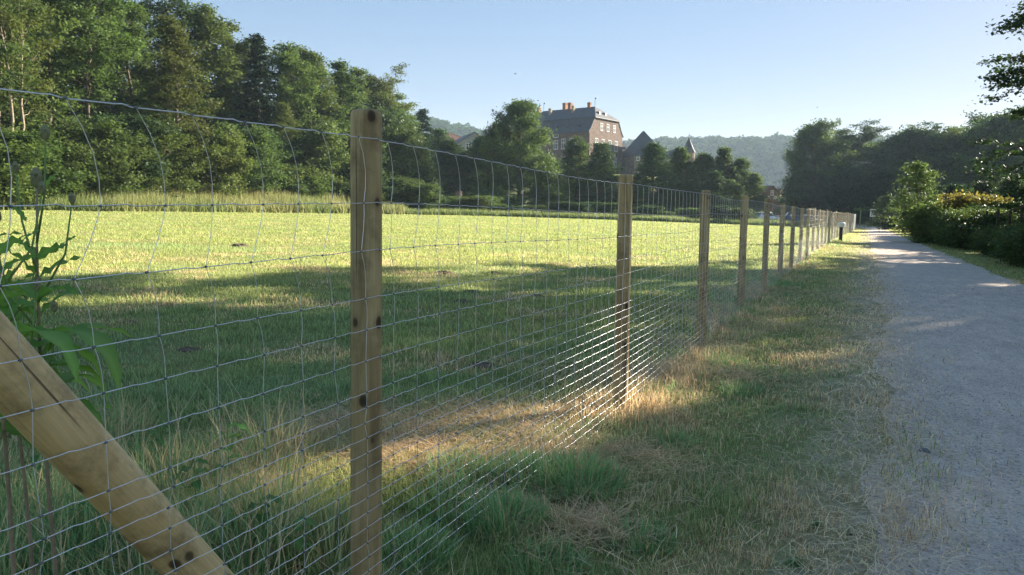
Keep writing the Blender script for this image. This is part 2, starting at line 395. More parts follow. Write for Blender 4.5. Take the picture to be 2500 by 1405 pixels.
# fence-line tussocks and tall weeds
def tussock(cx, cy, n, rad, hh, colr, dry=.2):
    rr = rad * np.sqrt(rng.uniform(0, 1, n)); a = rng.uniform(0, 2 * np.pi, n)
    x = cx + rr * np.cos(a); y = cy + rr * np.sin(a)
    h = hh * rng.uniform(.35, 1.1, n) * (1 - .4 * rr / rad)
    c = np.tile(colr, (n, 1)) * rng.uniform(.7, 1.35, n)[:, None]
    dm = rng.uniform(0, 1, n) < dry; c[dm] = DRY * rng.uniform(.8, 1.4)
    return x, y, h, c, a + rng.normal(0, .6, n)
T = []
LUSH = np.array([.205, .340, .130])
for px, py, n, rad, hh in ((1235, 1290, 900, .17, .22), (1400, 1190, 1100, .26, .24), (1290, 1170, 700, .2, .2), (1120, 1170, 500, .2, .2), (1640, 1090, 400, .15, .14), (1560, 1330, 500, .15, .13), (1800, 960, 400, .2, .14), (1330, 1390, 500, .16, .14), (1760, 890, 350, .25, .16), (1620, 960, 300, .2, .14), (1830, 770, 300, .3, .18), (1920, 700, 300, .4, .2), (1000, 1370, 500, .18, .2), (1100, 1240, 400, .2, .18)):
    g = ground_px(px, py); T.append(tussock(g.x, g.y, n, rad, hh, LUSH, .08))
for i in range(46):     # rank grass under the fence and at the brace
    px = rng.uniform(-60, 820); py = rng.uniform(1010, 1480)
    if py < 1010 + .25 * px * .5: continue
    g = ground_px(px, py)
    T.append(tussock(g.x, g.y, 230, .2, rng.uniform(.16, .42), lerp(np.array([LUSH]), np.array([DRY]), np.array([rng.uniform(0, .35)]))[0], .22))
for i in range(20):     # rank grass round the teasel stems
    g = ground_px(rng.uniform(-80, 240), rng.uniform(1230, 1480)); T.append(tussock(g.x, g.y, 200, .16, rng.uniform(.28, .5), LUSH * rng.uniform(.8, 1.1), .2))
for i in range(70):
    yy = rng.uniform(3, 45); T.append(tussock(float(fence_x(yy)) + rng.normal(0, .25), yy, 90, .18 + yy * .004, rng.uniform(.1, .2), LUSH * rng.uniform(.8, 1.3), .3))
x, y, h, c, dr = [np.concatenate([t[i] for t in T]) for i in range(5)]
r = np.hypot(x, y)
blades('grass', x, y, h, np.maximum(.0055 * rng.uniform(.6, 1.4, len(x)), r / 739 * .6), np.clip(rng.normal(.5, .22, len(x)), .05, .95), c, MAT['blade'], 'long lush tufts of grass along the foot of the fence', None, dr)
# tall seeding grass stalks by the brace
n = 300; px = rng.uniform(-80, 760, n); py = np.array([rng.uniform(960 + .12 * p, 1500) for p in px])
gg = [ground_px(a, b) for a, b in zip(px, py)]
x = np.array([g.x for g in gg]); y = np.array([g.y for g in gg]); m = x < fence_x(y) + .12; x, y = x[m], y[m]; n = len(x)
blades('grass', x, y, rng.uniform(.2, .55, n), np.full(n, .0035), np.clip(rng.normal(.45, .2, n), .05, .9), TAN * rng.uniform(.7, 1.35, n)[:, None], MAT['straw'], 'tall bleached seeding grass stalks behind the timber brace')
# straw lying about: path edge, fence strip, swathes
S = []
n = 8500; yy = np.exp(rng.uniform(math.log(1.8), math.log(30), n)); S.append((path_l(yy) + rng.normal(-.05, .20, n) + (rng.uniform(0, 1, n) < .12) * np.abs(rng.normal(0, .35, n)), yy, rng.uniform(.04, .17, n), TAN * .95))
n = 13000; yy = np.exp(rng.uniform(math.log(1.6), math.log(40), n)); xx = fence_x(yy) + rng.normal(.1, .45, n); k = fbm(xx, yy, 1.6, 31) > .43; S.append((xx[k], yy[k], rng.uniform(.06, .26, k.sum()), DRY))
for px, py, n, rad in ((1080, 1050, 1500, .42), (800, 1060, 900, .35), (1000, 1110, 900, .3), (720, 1120, 700, .3), (1740, 920, 500, .3), (1460, 1300, 260, .1), (1000, 1140, 500, .2), (1180, 1020, 600, .3), (1430, 910, 500, .4), (1640, 850, 400, .5), (1860, 800, 500, .5), (640, 1200, 500, .2), (560, 1150, 400, .2), (1890, 715, 400, .6), (1530, 1120, 500, .25), (1800, 760, 500, .5)):
    g = ground_px(px, py); S.append((g.x + rng.normal(0, rad, n), g.y + rng.normal(0, rad * .6, n), rng.uniform(.05, .22, n), DRY * 1.05)); S.append((g.x + rng.normal(0, rad * 1.2, n), g.y + rng.normal(0, rad * .8, n), rng.uniform(.05, .2, n), BRN * 1.2))
n = 1100; xx, yy, rr_ = polar(n, 1.8, 16, -20, 12); k = (xx > -1.2) & (xx < path_l(yy)); S.append((xx[k], yy[k], rng.uniform(.04, .14, k.sum()), TAN))
x = np.concatenate([s[0] for s in S]); y = np.concatenate([s[1] for s in S]); l = np.concatenate([s[2] for s in S]); c = np.concatenate([np.tile(s[3], (len(s[0]), 1)) for s in S])
n = len(x); c = c * rng.uniform(.65, 1.45, n)[:, None]
a = rng.uniform(0, 2 * np.pi, n); el = np.clip(rng.normal(.12, .14, n), -.02, .7); z = gz(x, y) + rng.uniform(.008, .05, n)
onp = x > path_l(y); z[onp] = gz(x[onp], y[onp]) + .012 + .02 * rng.uniform(0, 1, onp.sum()); el[onp] = np.abs(rng.normal(0, .06, onp.sum()))
d = np.stack([np.cos(a) * np.cos(el), np.sin(a) * np.cos(el), np.sin(el)], -1); sd = np.stack([-np.sin(a), np.cos(a), np.zeros(n)], -1)
P = np.stack([x, y, z], -1); wd = np.maximum(.0022, np.hypot(x, y) / 739 * .42)[:, None] * rng.uniform(.6, 1.3, (n, 1)) / 2
kink = P + d * (l * .5)[:, None] + np.stack([np.zeros(n), np.zeros(n), rng.uniform(0, .012, n)], -1) + sd * (rng.normal(0, .06, n) * l)[:, None]
e = P + d * l[:, None]
V = np.stack([P - sd * wd, P + sd * wd, kink + sd * wd, kink - sd * wd, e + sd * wd * .5, e - sd * wd * .5], 1).reshape(-1, 3)
b = np.arange(n)[:, None] * 6
straw = mobj('straw', mesh_np('straw', V, np.concatenate([b + [0, 1, 2, 3], b + [3, 2, 4, 5]]), None, False, col=np.repeat(c, 6, 0)), MAT['straw'])
tag(straw, 'dry tan straw strewn along the fence foot and path edge', None, None, 'stuff')
# tall meadow strip beyond the mown field
n = 120000; az = rng.uniform(-66, 1, n); rb = interp(az, RB_A, RB_R); depth = np.interp(az, [-66, -45, -36, -26, 0], [17, 17, 12, 8, 6])
r = rb + depth * rng.uniform(0, 1, n) ** .9; x = r * np.sin(np.radians(az)); y = r * np.cos(np.radians(az))
h = (.55 + .55 * fbm(x, y, .22, 51)) * rng.uniform(.5, 1.3, n) * np.where(az > -33, .8, 1.25)
c = lerp(np.tile(np.array([.13, .18, .055]), (n, 1)), np.tile(np.array([.32, .28, .11]), (n, 1)), np.clip(fbm(x, y, .12, 61) * 2 - .4 + (r - rb) / depth * .35, 0, 1) * np.where(az > -33, .25, 1)) * rng.uniform(.65, 1.35, n)[:, None]
blades('tall_grass', x, y, h, r / 739 * rng.uniform(.6, 1.2, n), np.clip(rng.normal(.35, .2, n), .02, .9), c, MAT['blade'], 'tall uncut grass on the bank between mown meadow and wood', single=True)
# gravel stones
n = 15000; r = np.exp(rng.uniform(math.log(2.2), math.log(17), n)); a = np.radians(rng.uniform(-3, 22, n)); x = r * np.sin(a); y = r * np.cos(a)
k = (x > path_l(y) + .03 - .2 * rng.uniform(0, 1, n) ** 3) & (x < path_r(y)); x, y, r = x[k], y[k], r[k]; n = len(x)
t = (x - path_l(y)) / (path_r(y) - path_l(y)); z = gz(x, y) + .006 + .022 * np.sin(np.pi * np.clip(t, 0, 1))
s = np.maximum(.003 + .006 * rng.uniform(0, 1, n) ** 3, r * .0007)
s[rng.uniform(0, 1, n) < .004] *= 2
O = np.array([(1, 0, 0), (-1, 0, 0), (0, 1, 0), (0, -1, 0), (0, 0, .55), (0, 0, -.55)])
Vv = O[None] * s[:, None, None] * rng.uniform(.6, 1.3, (n, 6, 1)); aa = rng.uniform(0, 6.28, n); ca, sa = np.cos(aa)[:, None], np.sin(aa)[:, None]
Vv = np.stack([Vv[..., 0] * ca - Vv[..., 1] * sa, Vv[..., 0] * sa + Vv[..., 1] * ca, Vv[..., 2]], -1) + np.stack([x, y, z + s * .2], -1)[:, None]
FT = np.array([(0, 2, 4), (2, 1, 4), (1, 3, 4), (3, 0, 4), (2, 0, 5), (1, 2, 5), (3, 1, 5), (0, 3, 5)])
gc = np.repeat(np.array([.52, .44, .37]) * rng.uniform(.45, 1.2, n)[:, None], 6, 0)
mm, nt, bb = newmat('gravel_stone'); at = nd(nt, 'ShaderNodeAttribute', attribute_name='bladecol'); nt.links.new(at.outputs['Color'], bb.inputs['Base Color'])
gr = mobj('gravel', mesh_np('gravel', Vv.reshape(-1, 3), None, (np.arange(n)[:, None, None] * 6 + FT[None]).reshape(-1, 3), False, col=gc), mm)
tag(gr, 'loose grey gravel on the path', None, None, 'stuff')

# ------------------------------------------------------------------ the wire fence
POST_Y = [1.964 + 3.0 * k for k in range(-1, 25)]
fence = empty('wire_fence', (float(fence_x(1.964)), 1.964, 0))
tag(fence, 'tall wire mesh fence on round wooden posts between meadow and gravel path', 'fence')
F0 = np.array(fence.location)
def post_mesh(name, rad, H, depth=.35, k=20):
    zs = [-depth, 0, H * .3, H * .6, H - .03, H - .012, H - .003, H]; rs = [rad, rad * 1.01, rad * 1.0, rad * .985, rad * .97, rad * .95, rad * .86, rad * .70]
    g = Geo(); th = np.arange(k) / k * 2 * np.pi
    rr = rng.uniform(.97, 1.03, k)
    rr = (rr + np.roll(rr, 1) + np.roll(rr, -1)) / 3
    V = np.concatenate([np.stack([np.cos(th) * r * rr, np.sin(th) * r * rr, np.full(k, z)], -1) for z, r in zip(zs, rs)] + [np.array([[0, 0, H + .002]])])
    n = len(zs); i = np.arange(n - 1)[:, None] * k + np.arange(k)[None]; j = np.arange(n - 1)[:, None] * k + (np.arange(k)[None] + 1) % k
    Q = np.stack([i, j, j + k, i + k], -1).reshape(-1, 4); top = (n - 1) * k
    T = np.array([(top + q, top + (q + 1) % k, n * k) for q in range(k)])
    return mesh_np(name, V, Q, T, True)
# line of the timber brace and the corner post it leans on
def plane_hit(px, py, xp):
    d = ray(px, py); t = xp / d.x; return Vector((0, 0, CAM_Z)) + d * t
xb = -1.44 - .065
A = plane_hit(0, 885, xb); B = plane_hit(487, 1405, xb)
u = (A - B).normalized(); foot = B - u * ((B.z + .10) / u.z); topb = A + u * max(0, (1.30 - A.z) / u.z)
CORNER_Y = topb.y - .09
PM = [post_mesh('post', .0515, 1.64) for _ in range(4)]
for i, yy in enumerate([CORNER_Y] + POST_Y[1:]):
    xx = float(fence_x(yy)) - (.02 if i == 0 else 0)
    p = mobj('post', PM[i % 4], MAT['post'], fence, Vector((xx, yy, G(xx, yy))) - Vector(F0))
    hz = {0: 1.05, 1: 1.018, 2: 1.0, 3: .985}.get(i, float(rng.uniform(.96, 1.02)))
    p.scale = (1, 1, hz) if i else (1.25, 1.25, 1.05)
    lean = {1: (-.018, -.002), 2: (0, -.004), 3: (0, -.006)}.get(i, (rng.normal(0, .008), -abs(rng.normal(0, .006))))
    p.rotation_euler = (Matrix.Rotation(lean[1], 3, 'Y') @ Matrix.Rotation(lean[0], 3, 'X') @ Matrix.Rotation(rng.uniform(0, 6.28), 3, 'Z')).to_euler()
# timber brace behind the mesh
Lb = (topb - foot).length
bm_ = post_mesh('brace', .062, Lb, .02, 24)
br = mobj('brace', bm_, MAT['brace'], fence, foot - Vector(F0)); br.rotation_euler = u.to_track_quat('Z', 'Y').to_euler()
tag(br, 'pale diagonal timber brace propping the fence')
# mesh wires
gaps = [0, .20, .15, .15, .10, .10, .10] + [.05] * 15
WZ = 1.575 - np.cumsum(gaps)
NOFF = {0: -.045, 1: .0, 2: -.032, 3: -.004, 4: .002}
def sag(wi, y):
    k = np.floor((y - POST_Y[0]) / 3.0); t = ((y - POST_Y[0]) / 3.0) % 1
    s = (.55 + .45 * np.sin(k * 2.7 + wi * 1.3)) * np.sin(np.pi * t)
    amp = [.028, .022, .016, .012, .010, .008, .008][wi] if wi < 7 else .006
    return -amp * s
def wire_pt(wi, y, crimp=0.0):
    x = fence_x(y) + .054 + .004 * np.sin(y * 1.7 + wi) * (1 - np.abs(np.cos(np.pi * (y - POST_Y[0]) / 3.0)) ** 8)
    z = WZ[wi] + gz(fence_x(y), y) + sag(wi, y) + crimp
    return np.stack([x, y, z], -1)
yn = np.arange(CORNER_Y - .05, 8.0, .01875); yf = np.arange(8.0, 30.0, .0375); yv = np.arange(30.0, 74.2, .30)
yall = np.concatenate([yn, yf, yv])
for wi in range(len(WZ)):
    ph = ((yall - .11 - wi * .0) / .15) % 1
    cr = np.where(yall < 30, (.0045 if wi < 3 else .0035) * np.interp(ph, [0, .36, .46, .56, .66, 1], [0, .25, 1, -.9, -.2, 0]), 0)
    cr = cr * (.6 + .8 * vnoise(yall, yall * 0 + wi, 6.67, 3))
    P = wire_pt(wi, yall, cr); r = .00140 if wi in (0, len(WZ) - 1) else .00118
    P = P + np.stack([0 * yall, 0 * yall, .004 * (vnoise(yall, yall * 0 + wi * 3.1, 1.1, 8) - .5)], -1)
    k = 5; th = np.arange(k) / k * 2 * np.pi
    ring = np.stack([np.cos(th), 0 * th, np.sin(th)], -1) * r
    V = (P[:, None] + ring[None]).reshape(-1, 3) - F0; n = len(P)
    i = np.arange(n - 1)[:, None] * k + np.arange(k)[None]; j = np.arange(n - 1)[:, None] * k + (np.arange(k)[None] + 1) % k
    mobj('line_wire', mesh_np('line_wire', V, np.stack([i, j, j + k, i + k], -1).reshape(-1, 4), None, True), MAT['galv'], fence)
stays = np.arange(-.95, 74.0, .15); stays = stays[stays > CORNER_Y]; rest = Geo(); KP = []
srng = np.random.default_rng(5)
for si, ys in enumerate(stays):
    near = float(np.clip(1 - (ys - 1.8) / 4.0, 0, 1))
    offs = []
    for wi in range(len(WZ)):
        o = NOFF.get(wi, 0) * (near * .85 + .15) * (1.2 if ys < 1.9 else .6) + srng.normal(0, .004) + srng.normal(0, .008) * (wi in (1, 2, 3))
        offs.append(o)
    P = []
    for wi in range(len(WZ)):
        q = wire_pt(wi, np.array([ys + offs[wi]]))[0]; q[0] += .0025; P.append(q)
        if ys < 12: KP.append(q)
        if wi < 4 and ys < 10:
            nx_ = wire_pt(wi + 1, np.array([ys + offs[wi + 1]]))[0]; bow = (.018 if wi == 0 else .008) * (near + .15)
            for t in (.25, .5, .75): P.append(q * (1 - t) + nx_ * t + np.array([.0025, bow * math.sin(math.pi * t) * (1 if wi in (0, 2) else .4), 0]))
    P = np.array(P) - F0; k = 4 if ys < 10 else 3
    th = np.arange(k) / k * 2 * np.pi; ring = np.stack([np.cos(th), np.sin(th), 0 * th], -1) * .00105
    V = (P[:, None] + ring[None]).reshape(-1, 3); n = len(P)
    i = np.arange(n - 1)[:, None] * k + np.arange(k)[None]; j = np.arange(n - 1)[:, None] * k + (np.arange(k)[None] + 1) % k
    Q = np.stack([i, j, j + k, i + k], -1).reshape(-1, 4)
    if si < 298: mobj('stay_wire', mesh_np('stay_wire', V, Q, None, True), MAT['galv'], fence)
    else: rest.add(V, Q)
o = rest.obj('stay_wire', MAT['galv'], fence); tag(o, None, None, None, 'stuff')
KP = np.array(KP) - F0; O2 = np.array([(1, 0, 0), (-1, 0, 0), (0, 1, 0), (0, -1, 0), (0, 0, 1), (0, 0, -1)]) * np.array([.0042, .0060, .0042])
kn = mobj('wire_knots', mesh_np('wire_knots', (KP[:, None] + O2[None]).reshape(-1, 3), None, (np.arange(len(KP))[:, None, None] * 6 + FT[None]).reshape(-1, 3), True), MAT['knot'], fence); tag(kn, None, None, None, 'stuff')
# staples on the near posts
for yy in POST_Y[1:4]:
    for wi in (0, 2, 5, 9, 14, 19):
        q = wire_pt(wi, np.array([yy + .012]))[0] - F0
        Geo().tube([q + [-.006, 0, .008], q + [.003, 0, .007], q + [.003, 0, -.007], q + [-.006, 0, -.008]], .0016, 4).obj('staple', MAT['knot'], fence)
# grey mesh fence further on
f2 = empty('steel_mesh_fence', (float(fence_x(76)), 76, G(-.3, 76)))
tag(f2, 'far grey steel mesh fence continuing past the last wooden post', 'fence')
b0 = np.array(f2.location)
for k in range(9):
    yy = 76 + 2.5 * k; xx = float(fence_x(76)) + .006 * (yy - 76)
    Geo().tube([(xx - b0[0], yy - b0[1], -.2), (xx - b0[0], yy - b0[1], 1.55)], .035, 8).obj('post', MAT['galv'], f2)
for zz in np.linspace(.08, 1.5, 12):
    Geo().tube([(0, 0, zz), (.006 * 20, 20, zz)], .006, 4).obj('line_wire', MAT['galv'], f2)


# ------------------------------------------------------------------ tree builder
def leaf_cards(C, size, rg, tint, up=.5, flat=1.0, aspect=.62, tri=False):
    n = len(C)
    nrm = rg.normal(0, 1, (n, 3)); nrm[:, 2] = np.abs(nrm[:, 2]) * flat + up; nrm /= np.linalg.norm(nrm, axis=1)[:, None]
    a = rg.normal(0, 1, (n, 3)); a -= nrm * (a * nrm).sum(1)[:, None]; a /= np.linalg.norm(a, axis=1)[:, None]
    b = np.cross(nrm, a); s = (size * rg.uniform(.6, 1.35, n))[:, None]
    V = np.stack([C - a * s, C + b * s * aspect + nrm * s * .12, C + a * s, C - b * s * aspect + nrm * s * .12], 1).reshape(-1, 3)
    Q = np.arange(n)[:, None] * 4 + np.arange(4)[None]
    return V, Q, np.repeat(tint, 4)
def gen_tree(seed, H, R, cb, nl, prof, el0, el1, twigs, cl_n, sig, leaf, droop=.0, tr=.2, wob=.02, k=7, up=.5, flatz=.6, stems=1, twl=(.22, .42), jit=(.65, 1.15)):
    rg = np.random.default_rng(seed); tk = Geo(); CL = []; CW = []
    for st in range(stems):
        zs = np.linspace(-.4 / H, 1, 11); px_ = np.cumsum(rg.normal(0, wob * H / 3, 11)); py2 = np.cumsum(rg.normal(0, wob * H / 3, 11))
        ang = st * 2.4 + rg.uniform(0, 1); spread = (0 if stems == 1 else R * .55)
        P = np.stack([px_ - px_[0] + math.cos(ang) * spread * np.clip(zs, 0, 1), py2 - py2[0] + math.sin(ang) * spread * np.clip(zs, 0, 1), zs * H * .97], -1)
        rad = tr * (1 - .93 * np.clip(zs, 0, 1)) ** .9; rad[0] *= 1.35; rad[1] *= 1.08
        tk.tube(P, rad / (1 if stems == 1 else 1.8), k)
        for i in range(nl):
            t = cb + (1 - cb) * ((i + rg.uniform(0, 1)) / nl) ** .9
            az = i * 2.399 + rg.normal(0, .35) + st
            s0 = np.array([np.interp(t, zs, P[:, q]) for q in range(3)])
            Lb = R * prof((t - cb) / (1 - cb)) * rg.uniform(*jit)
            if Lb < .15 * R * .3: Lb = .1 * R
            el = el0 + (el1 - el0) * (t - cb) / (1 - cb) + rg.normal(0, .12)
            dh = np.array([math.cos(az), math.sin(az), 0]); ss = np.linspace(0, 1, 5)
            Lp = s0 + dh * (Lb * ss * math.cos(el))[:, None] + np.array([0, 0, 1]) * (Lb * (ss * math.sin(el) - droop * ss ** 2))[:, None]
            Lp[1:] += rg.normal(0, .03 * Lb, (4, 3))
            tk.tube(Lp, np.linspace(max(.025, tr * .36 * (1 - t * .7)), .012, 5), 4, False)
            nt_ = max(2, int(round(twigs * (.4 + .6 * Lb / R))))
            for j in range(nt_):
                s = rg.uniform(.25, 1); p = np.array([np.interp(s, ss, Lp[:, q]) for q in range(3)])
                a2 = az + rg.choice([-1, 1]) * rg.uniform(.3, 1.3); tl = Lb * rg.uniform(*twl) * (1.15 - .4 * s) + .1
                d2 = np.array([math.cos(a2), math.sin(a2), rg.normal(math.sin(el) * .5 - droop * s, .25)]); q = p + d2 * tl
                tk.tube([p, (p + q) / 2 + [0, 0, .05 * tl], q], [.018, .012, .006], 3, False)
                CL.append(q); CW.append(rg.uniform(.6, 1.2)); CL.append((p + q) / 2); CW.append(rg.uniform(.3, .8))
            CL.append(Lp[-1]); CW.append(1.0)
        CL.append(P[-1]); CW.append(.8); CL.append(P[-2]); CW.append(.8)
    CL = np.array(CL); CW = np.array(CW)
    cnt = np.maximum(2, (cl_n * CW * rg.uniform(.5, 1.5, len(CL))).astype(int)); idx = np.repeat(np.arange(len(CL)), cnt)
    off = rg.normal(0, 1, (len(idx), 3)) * np.array([sig, sig, sig * flatz]) * (CW[idx] ** .5)[:, None]
    C = CL[idx] + off; C[:, 2] = np.maximum(C[:, 2], .1)
    tint = np.clip(rg.uniform(0, 1, len(CL))[idx] * .6 + rg.uniform(0, 1, len(idx)) * .4, 0, 1)
    V, Q, tt = leaf_cards(C, leaf, rg, tint, up)
    V2 = V.copy()
    return tk.mesh('trunk', True), mesh_np('crown', V2, Q, None, False, tint=tt), H
oval = lambda t: math.sin(math.pi * min(1, .12 + .83 * t)) ** .7 + .08
cone = lambda t: (1 - t) ** .85 + .05
domed = lambda t: math.sqrt(max(.02, 1 - t ** 2.2)) * (.75 + .25 * min(1, t * 4))
slim = lambda t: (.55 + .45 * math.sin(math.pi * min(1, t * 1.1))) * (1 - .55 * t)
TV = {}
TV['tall'] = [gen_tree(11 + i, 21, 3.9 + .35 * i, .22 + .06 * i, 30 + 2 * i, (slim, oval, lambda t: .55 + .5 * math.sin(t * 5 + 1), oval, slim, lambda t: .5 + .45 * t)[i], .55, 1.0, 6, 52, .44, .155, tr=.24, wob=.028, jit=(.35, 1.3)) for i in range(6)]
TV['thin'] = [gen_tree(31 + i, 19, 3.0, .40, 20, oval, .6, 1.05, 5, 34, .42, .14, tr=.17, wob=.03, jit=(.4, 1.3)) for i in range(3)]
TV['conic'] = [gen_tree(41 + i, 18, 5.0, .06, 60, lambda t: (1 - t) ** .7 * (.8 + .2 * math.sin(t * 20)) + .05, .15, .7, 6, 46, .48, .14, droop=.12, tr=.26) for i in range(2)]
TV['spruce'] = [gen_tree(51 + i, 18, 3.1, .12, 70, cone, .0, .45, 5, 26, .30, .17, droop=.28, tr=.24, wob=.006, flatz=.35) for i in range(2)]
TV['round'] = [gen_tree(61 + i, 13, 5.8, .04, 52, domed, .1, 1.0, 9, 44, .48, .165, tr=.32, wob=.02, jit=(.5, 1.25)) for i in range(3)]
TV['alder'] = [gen_tree(71 + i, 12, 3.4, .05, 52, lambda t, i=i: (1 - t) ** .7 * (.96 + .06 * math.sin(t * (9 + 3 * i) + 2 * i)) + .10, .2, .8, 7, 36, .40, .145, tr=.22, wob=.02) for i in range(4)]
TV['bushy'] = [gen_tree(131 + i, 7, 3.4, .02, 24, domed, .1, 1.1, 7, 38, .42, .135, tr=.12, stems=2, wob=.03, jit=(.45, 1.25)) for i in range(4)]
TV['big'] = [gen_tree(141, 14.5, 5.9, .03, 64, lambda t: .95 * (1 - t) ** .62 + .10, .05, .95, 9, 54, .50, .15, tr=.34, wob=.012, jit=(.6, 1.2))]
TV['young'] = [gen_tree(81, 6.2, 2.3, .08, 40, lambda t: (1 - t) ** .7 + .08, .6, 1.05, 6, 18, .26, .085, tr=.09, wob=.015)]
TV['shrub'] = [gen_tree(91 + i, 3.4, 2.0, .04, 12, domed, .3, .9, 5, 26, .30, .115, tr=.07, stems=4, wob=.04) for i in range(4)]
TV['bramble'] = [gen_tree(101 + i, 1.7, 1.5, .03, 16, domed, .2, .8, 5, 34, .22, .052, tr=.03, stems=4, wob=.05) for i in range(3)]
TV['layered'] = [gen_tree(121, 17, 5.2, .03, 120, lambda t: .95 * (1 - t) ** .35 + .05, .2, .55, 11, 62, .25, .078, droop=.36, tr=.30, wob=.006, flatz=.28, up=1.0, twl=(.15, .34))]
NAMES = {}
TONE = {'leaf_mid': 'mid green', 'leaf_dark': 'dark green', 'leaf_olive': 'olive green', 'leaf_bright': 'fresh green', 'needle': 'dark'}
def wood_zone(px): return 'at the tall end of the wood above the pale stakes' if px < 200 else 'around the broad olive tree of the wood' if px < 575 else 'around the dark pointed conifer of the wood' if px < 735 else 'in the low tapering end of the wood'
def castle_zone(px): return 'below the castle house' if px < 1545 else 'below the gate tower and spire' if px < 1700 else 'between the spire and the parked cars'
def path_zone(px): return 'where the path wood meets the far meadow edge' if px < 2062 else 'over the dark far end of the path' if px < 2190 else 'in the path wood behind the young tree' if px < 2300 else 'in the path wood behind the golden bush'
def plant(kind, px, r, top, name, label, cat, group, leaf='leaf_mid', wide=1.0, var=None, bark='bark', H=None, xy=None):
    if xy is None:
        p = at_range(px, 500, r); x, y = p.x, p.y
    else: x, y = xy
    zb = G(x, y) - .05
    if H is None: H = at_range(px, top, math.hypot(x, y)).z - zb
    vs = TV[kind]; tk, cr, h0 = vs[(var if var is not None else random.randrange(len(vs)))]
    s = H / h0; ws = s ** .75 * wide if kind not in ('bramble',) else s * wide
    root = empty(name, (x, y, zb), random.uniform(0, 6.28)); root.scale = (ws, ws, s)
    tag(root, label, cat, group)
    for nm, me, mt in (('trunk', tk, bark), ('crown', cr, leaf)):
        if not me.materials: me.materials.append(MAT[mt])
        o = mobj(nm, me, None, root); o.material_slots[0].link = 'OBJECT'; o.material_slots[0].material = MAT[mt]
    return root
WOOD = 'trees of the wood beyond the meadow'
def lab_(what, zone): return dict(label=what + ' ' + zone, group=what + 's ' + zone)
def tall(px, r, top, leaf, **k):
    q = lab_('tall slender ' + TONE[leaf] + ' tree', wood_zone(px)); return plant('tall', px, r, top, 'deciduous_tree', q['label'], 'tree', q['group'], leaf, **k)
def thin(px, r, top, leaf):
    q = lab_('lanky bare trunked tree', wood_zone(px)); return plant('thin', px, r, top, 'deciduous_tree', q['label'], 'tree', q['group'], leaf, bark='bark_pale')
for px, r, top, lf in ((-140, 62, -190, 'leaf_mid'), (-60, 66, -160, 'leaf_dark'), (15, 63, -130, 'leaf_mid'), (75, 70, -110, 'leaf_dark'), (130, 66, -70, 'leaf_mid'), (195, 72, -45, 'leaf_olive'), (240, 68, 0, 'leaf_mid'),
                       (318, 72, 30, 'leaf_mid'), (395, 82, 28, 'leaf_dark'), (500, 84, 22, 'leaf_mid'), (548, 88, 70, 'leaf_mid'), (700, 90, 118, 'leaf_mid'), (762, 94, 128, 'leaf_olive'), (830, 98, 150, 'leaf_mid'), (880, 104, 165, 'leaf_mid'),
                       (585, 96, 125, 'leaf_dark'), (960, 118, 240, 'leaf_mid'), (1000, 122, 285, 'leaf_mid'), (925, 112, 215, 'leaf_olive')):
    tall(px, r, top, lf, wide=1.15)
for px, r, top in ((35, 58, -60), (60, 59, -20), (160, 75, -60), (285, 78, 20), (345, 86, 60), (620, 92, 140), (660, 93, 130), (735, 97, 150), (800, 100, 165), (850, 105, 185), (905, 110, 190), (930, 116, 225), (980, 120, 270)):
    thin(px, r, top, leaf='leaf_mid' if px % 2 else 'leaf_olive')
plant('conic', 445, 70, 48, 'broad_tree', 'broad olive green tree standing forward of the wood edge', 'tree', None, 'leaf_olive', 1.0, 0)
plant('conic', 700, 84, 250, 'broad_tree', 'lower olive tree leafy to the ground among the lanky trunks', 'tree', None, 'leaf_olive', .9, 1)
plant('spruce', 640, 86, 78, 'conifer_tree', 'dark pointed conifer rising above the wood, jagged top', 'tree', None, 'needle', 1.0, 0)
plant('spruce', 215, 80, -60, 'conifer_tree', 'tall dark conifer deep inside the wood', 'tree', None, 'needle', 1.1, 1)
plant('spruce', 1030, 126, 262, 'conifer_tree', 'dark conifer at the far end of the wood, beside the hill view', 'tree', None, 'needle', 1.25, 1)
# understorey of the wood
US = 'understorey along the foot of the wood'
for px, r, top, lf, wd in ((60, 58, 345, 'leaf_bright', 1.1), (130, 60, 360, 'leaf_bright', 1.0), (-40, 57, 330, 'leaf_bright', 1.1), (15, 60, 320, 'leaf_mid', 1.0), (240, 63, 320, 'leaf_mid', 1.0), (300, 65, 300, 'leaf_dark', 1.1), (200, 66, 300, 'leaf_dark', 1.1),
                           (370, 66, 330, 'leaf_olive', 1.0), (520, 70, 330, 'leaf_olive', .9), (590, 74, 330, 'leaf_mid', 1.0), (660, 78, 330, 'leaf_dark', 1.0), (770, 82, 320, 'leaf_mid', 1.0), (830, 86, 330, 'leaf_dark', 1.0), (870, 92, 320, 'leaf_mid', 1.0), (930, 98, 330, 'leaf_mid', .9), (985, 104, 345, 'leaf_mid', .9), (1020, 108, 400, 'leaf_dark', .8), (960, 106, 300, 'leaf_dark', 1),
                           (80, 74, 250, 'leaf_dark', 1.3), (150, 76, 230, 'leaf_dark', 1.2), (330, 82, 240, 'leaf_dark', 1.2), (570, 92, 250, 'leaf_dark', 1.2), (470, 88, 230, 'leaf_dark', 1.2), (780, 102, 260, 'leaf_dark', 1.2), (880, 112, 280, 'leaf_dark', 1.2), (0, 80, 240, 'leaf_dark', 1.3), (620, 98, 270, 'leaf_dark', 1.2), (700, 100, 270, 'leaf_dark', 1.2), (400, 90, 260, 'leaf_dark', 1.2)):
    q = lab_('low bushy ' + TONE[lf] + ' tree', wood_zone(px)); plant('bushy', px, r, top, 'small_tree', q['label'], 'tree', q['group'], lf, wd * 1.15)
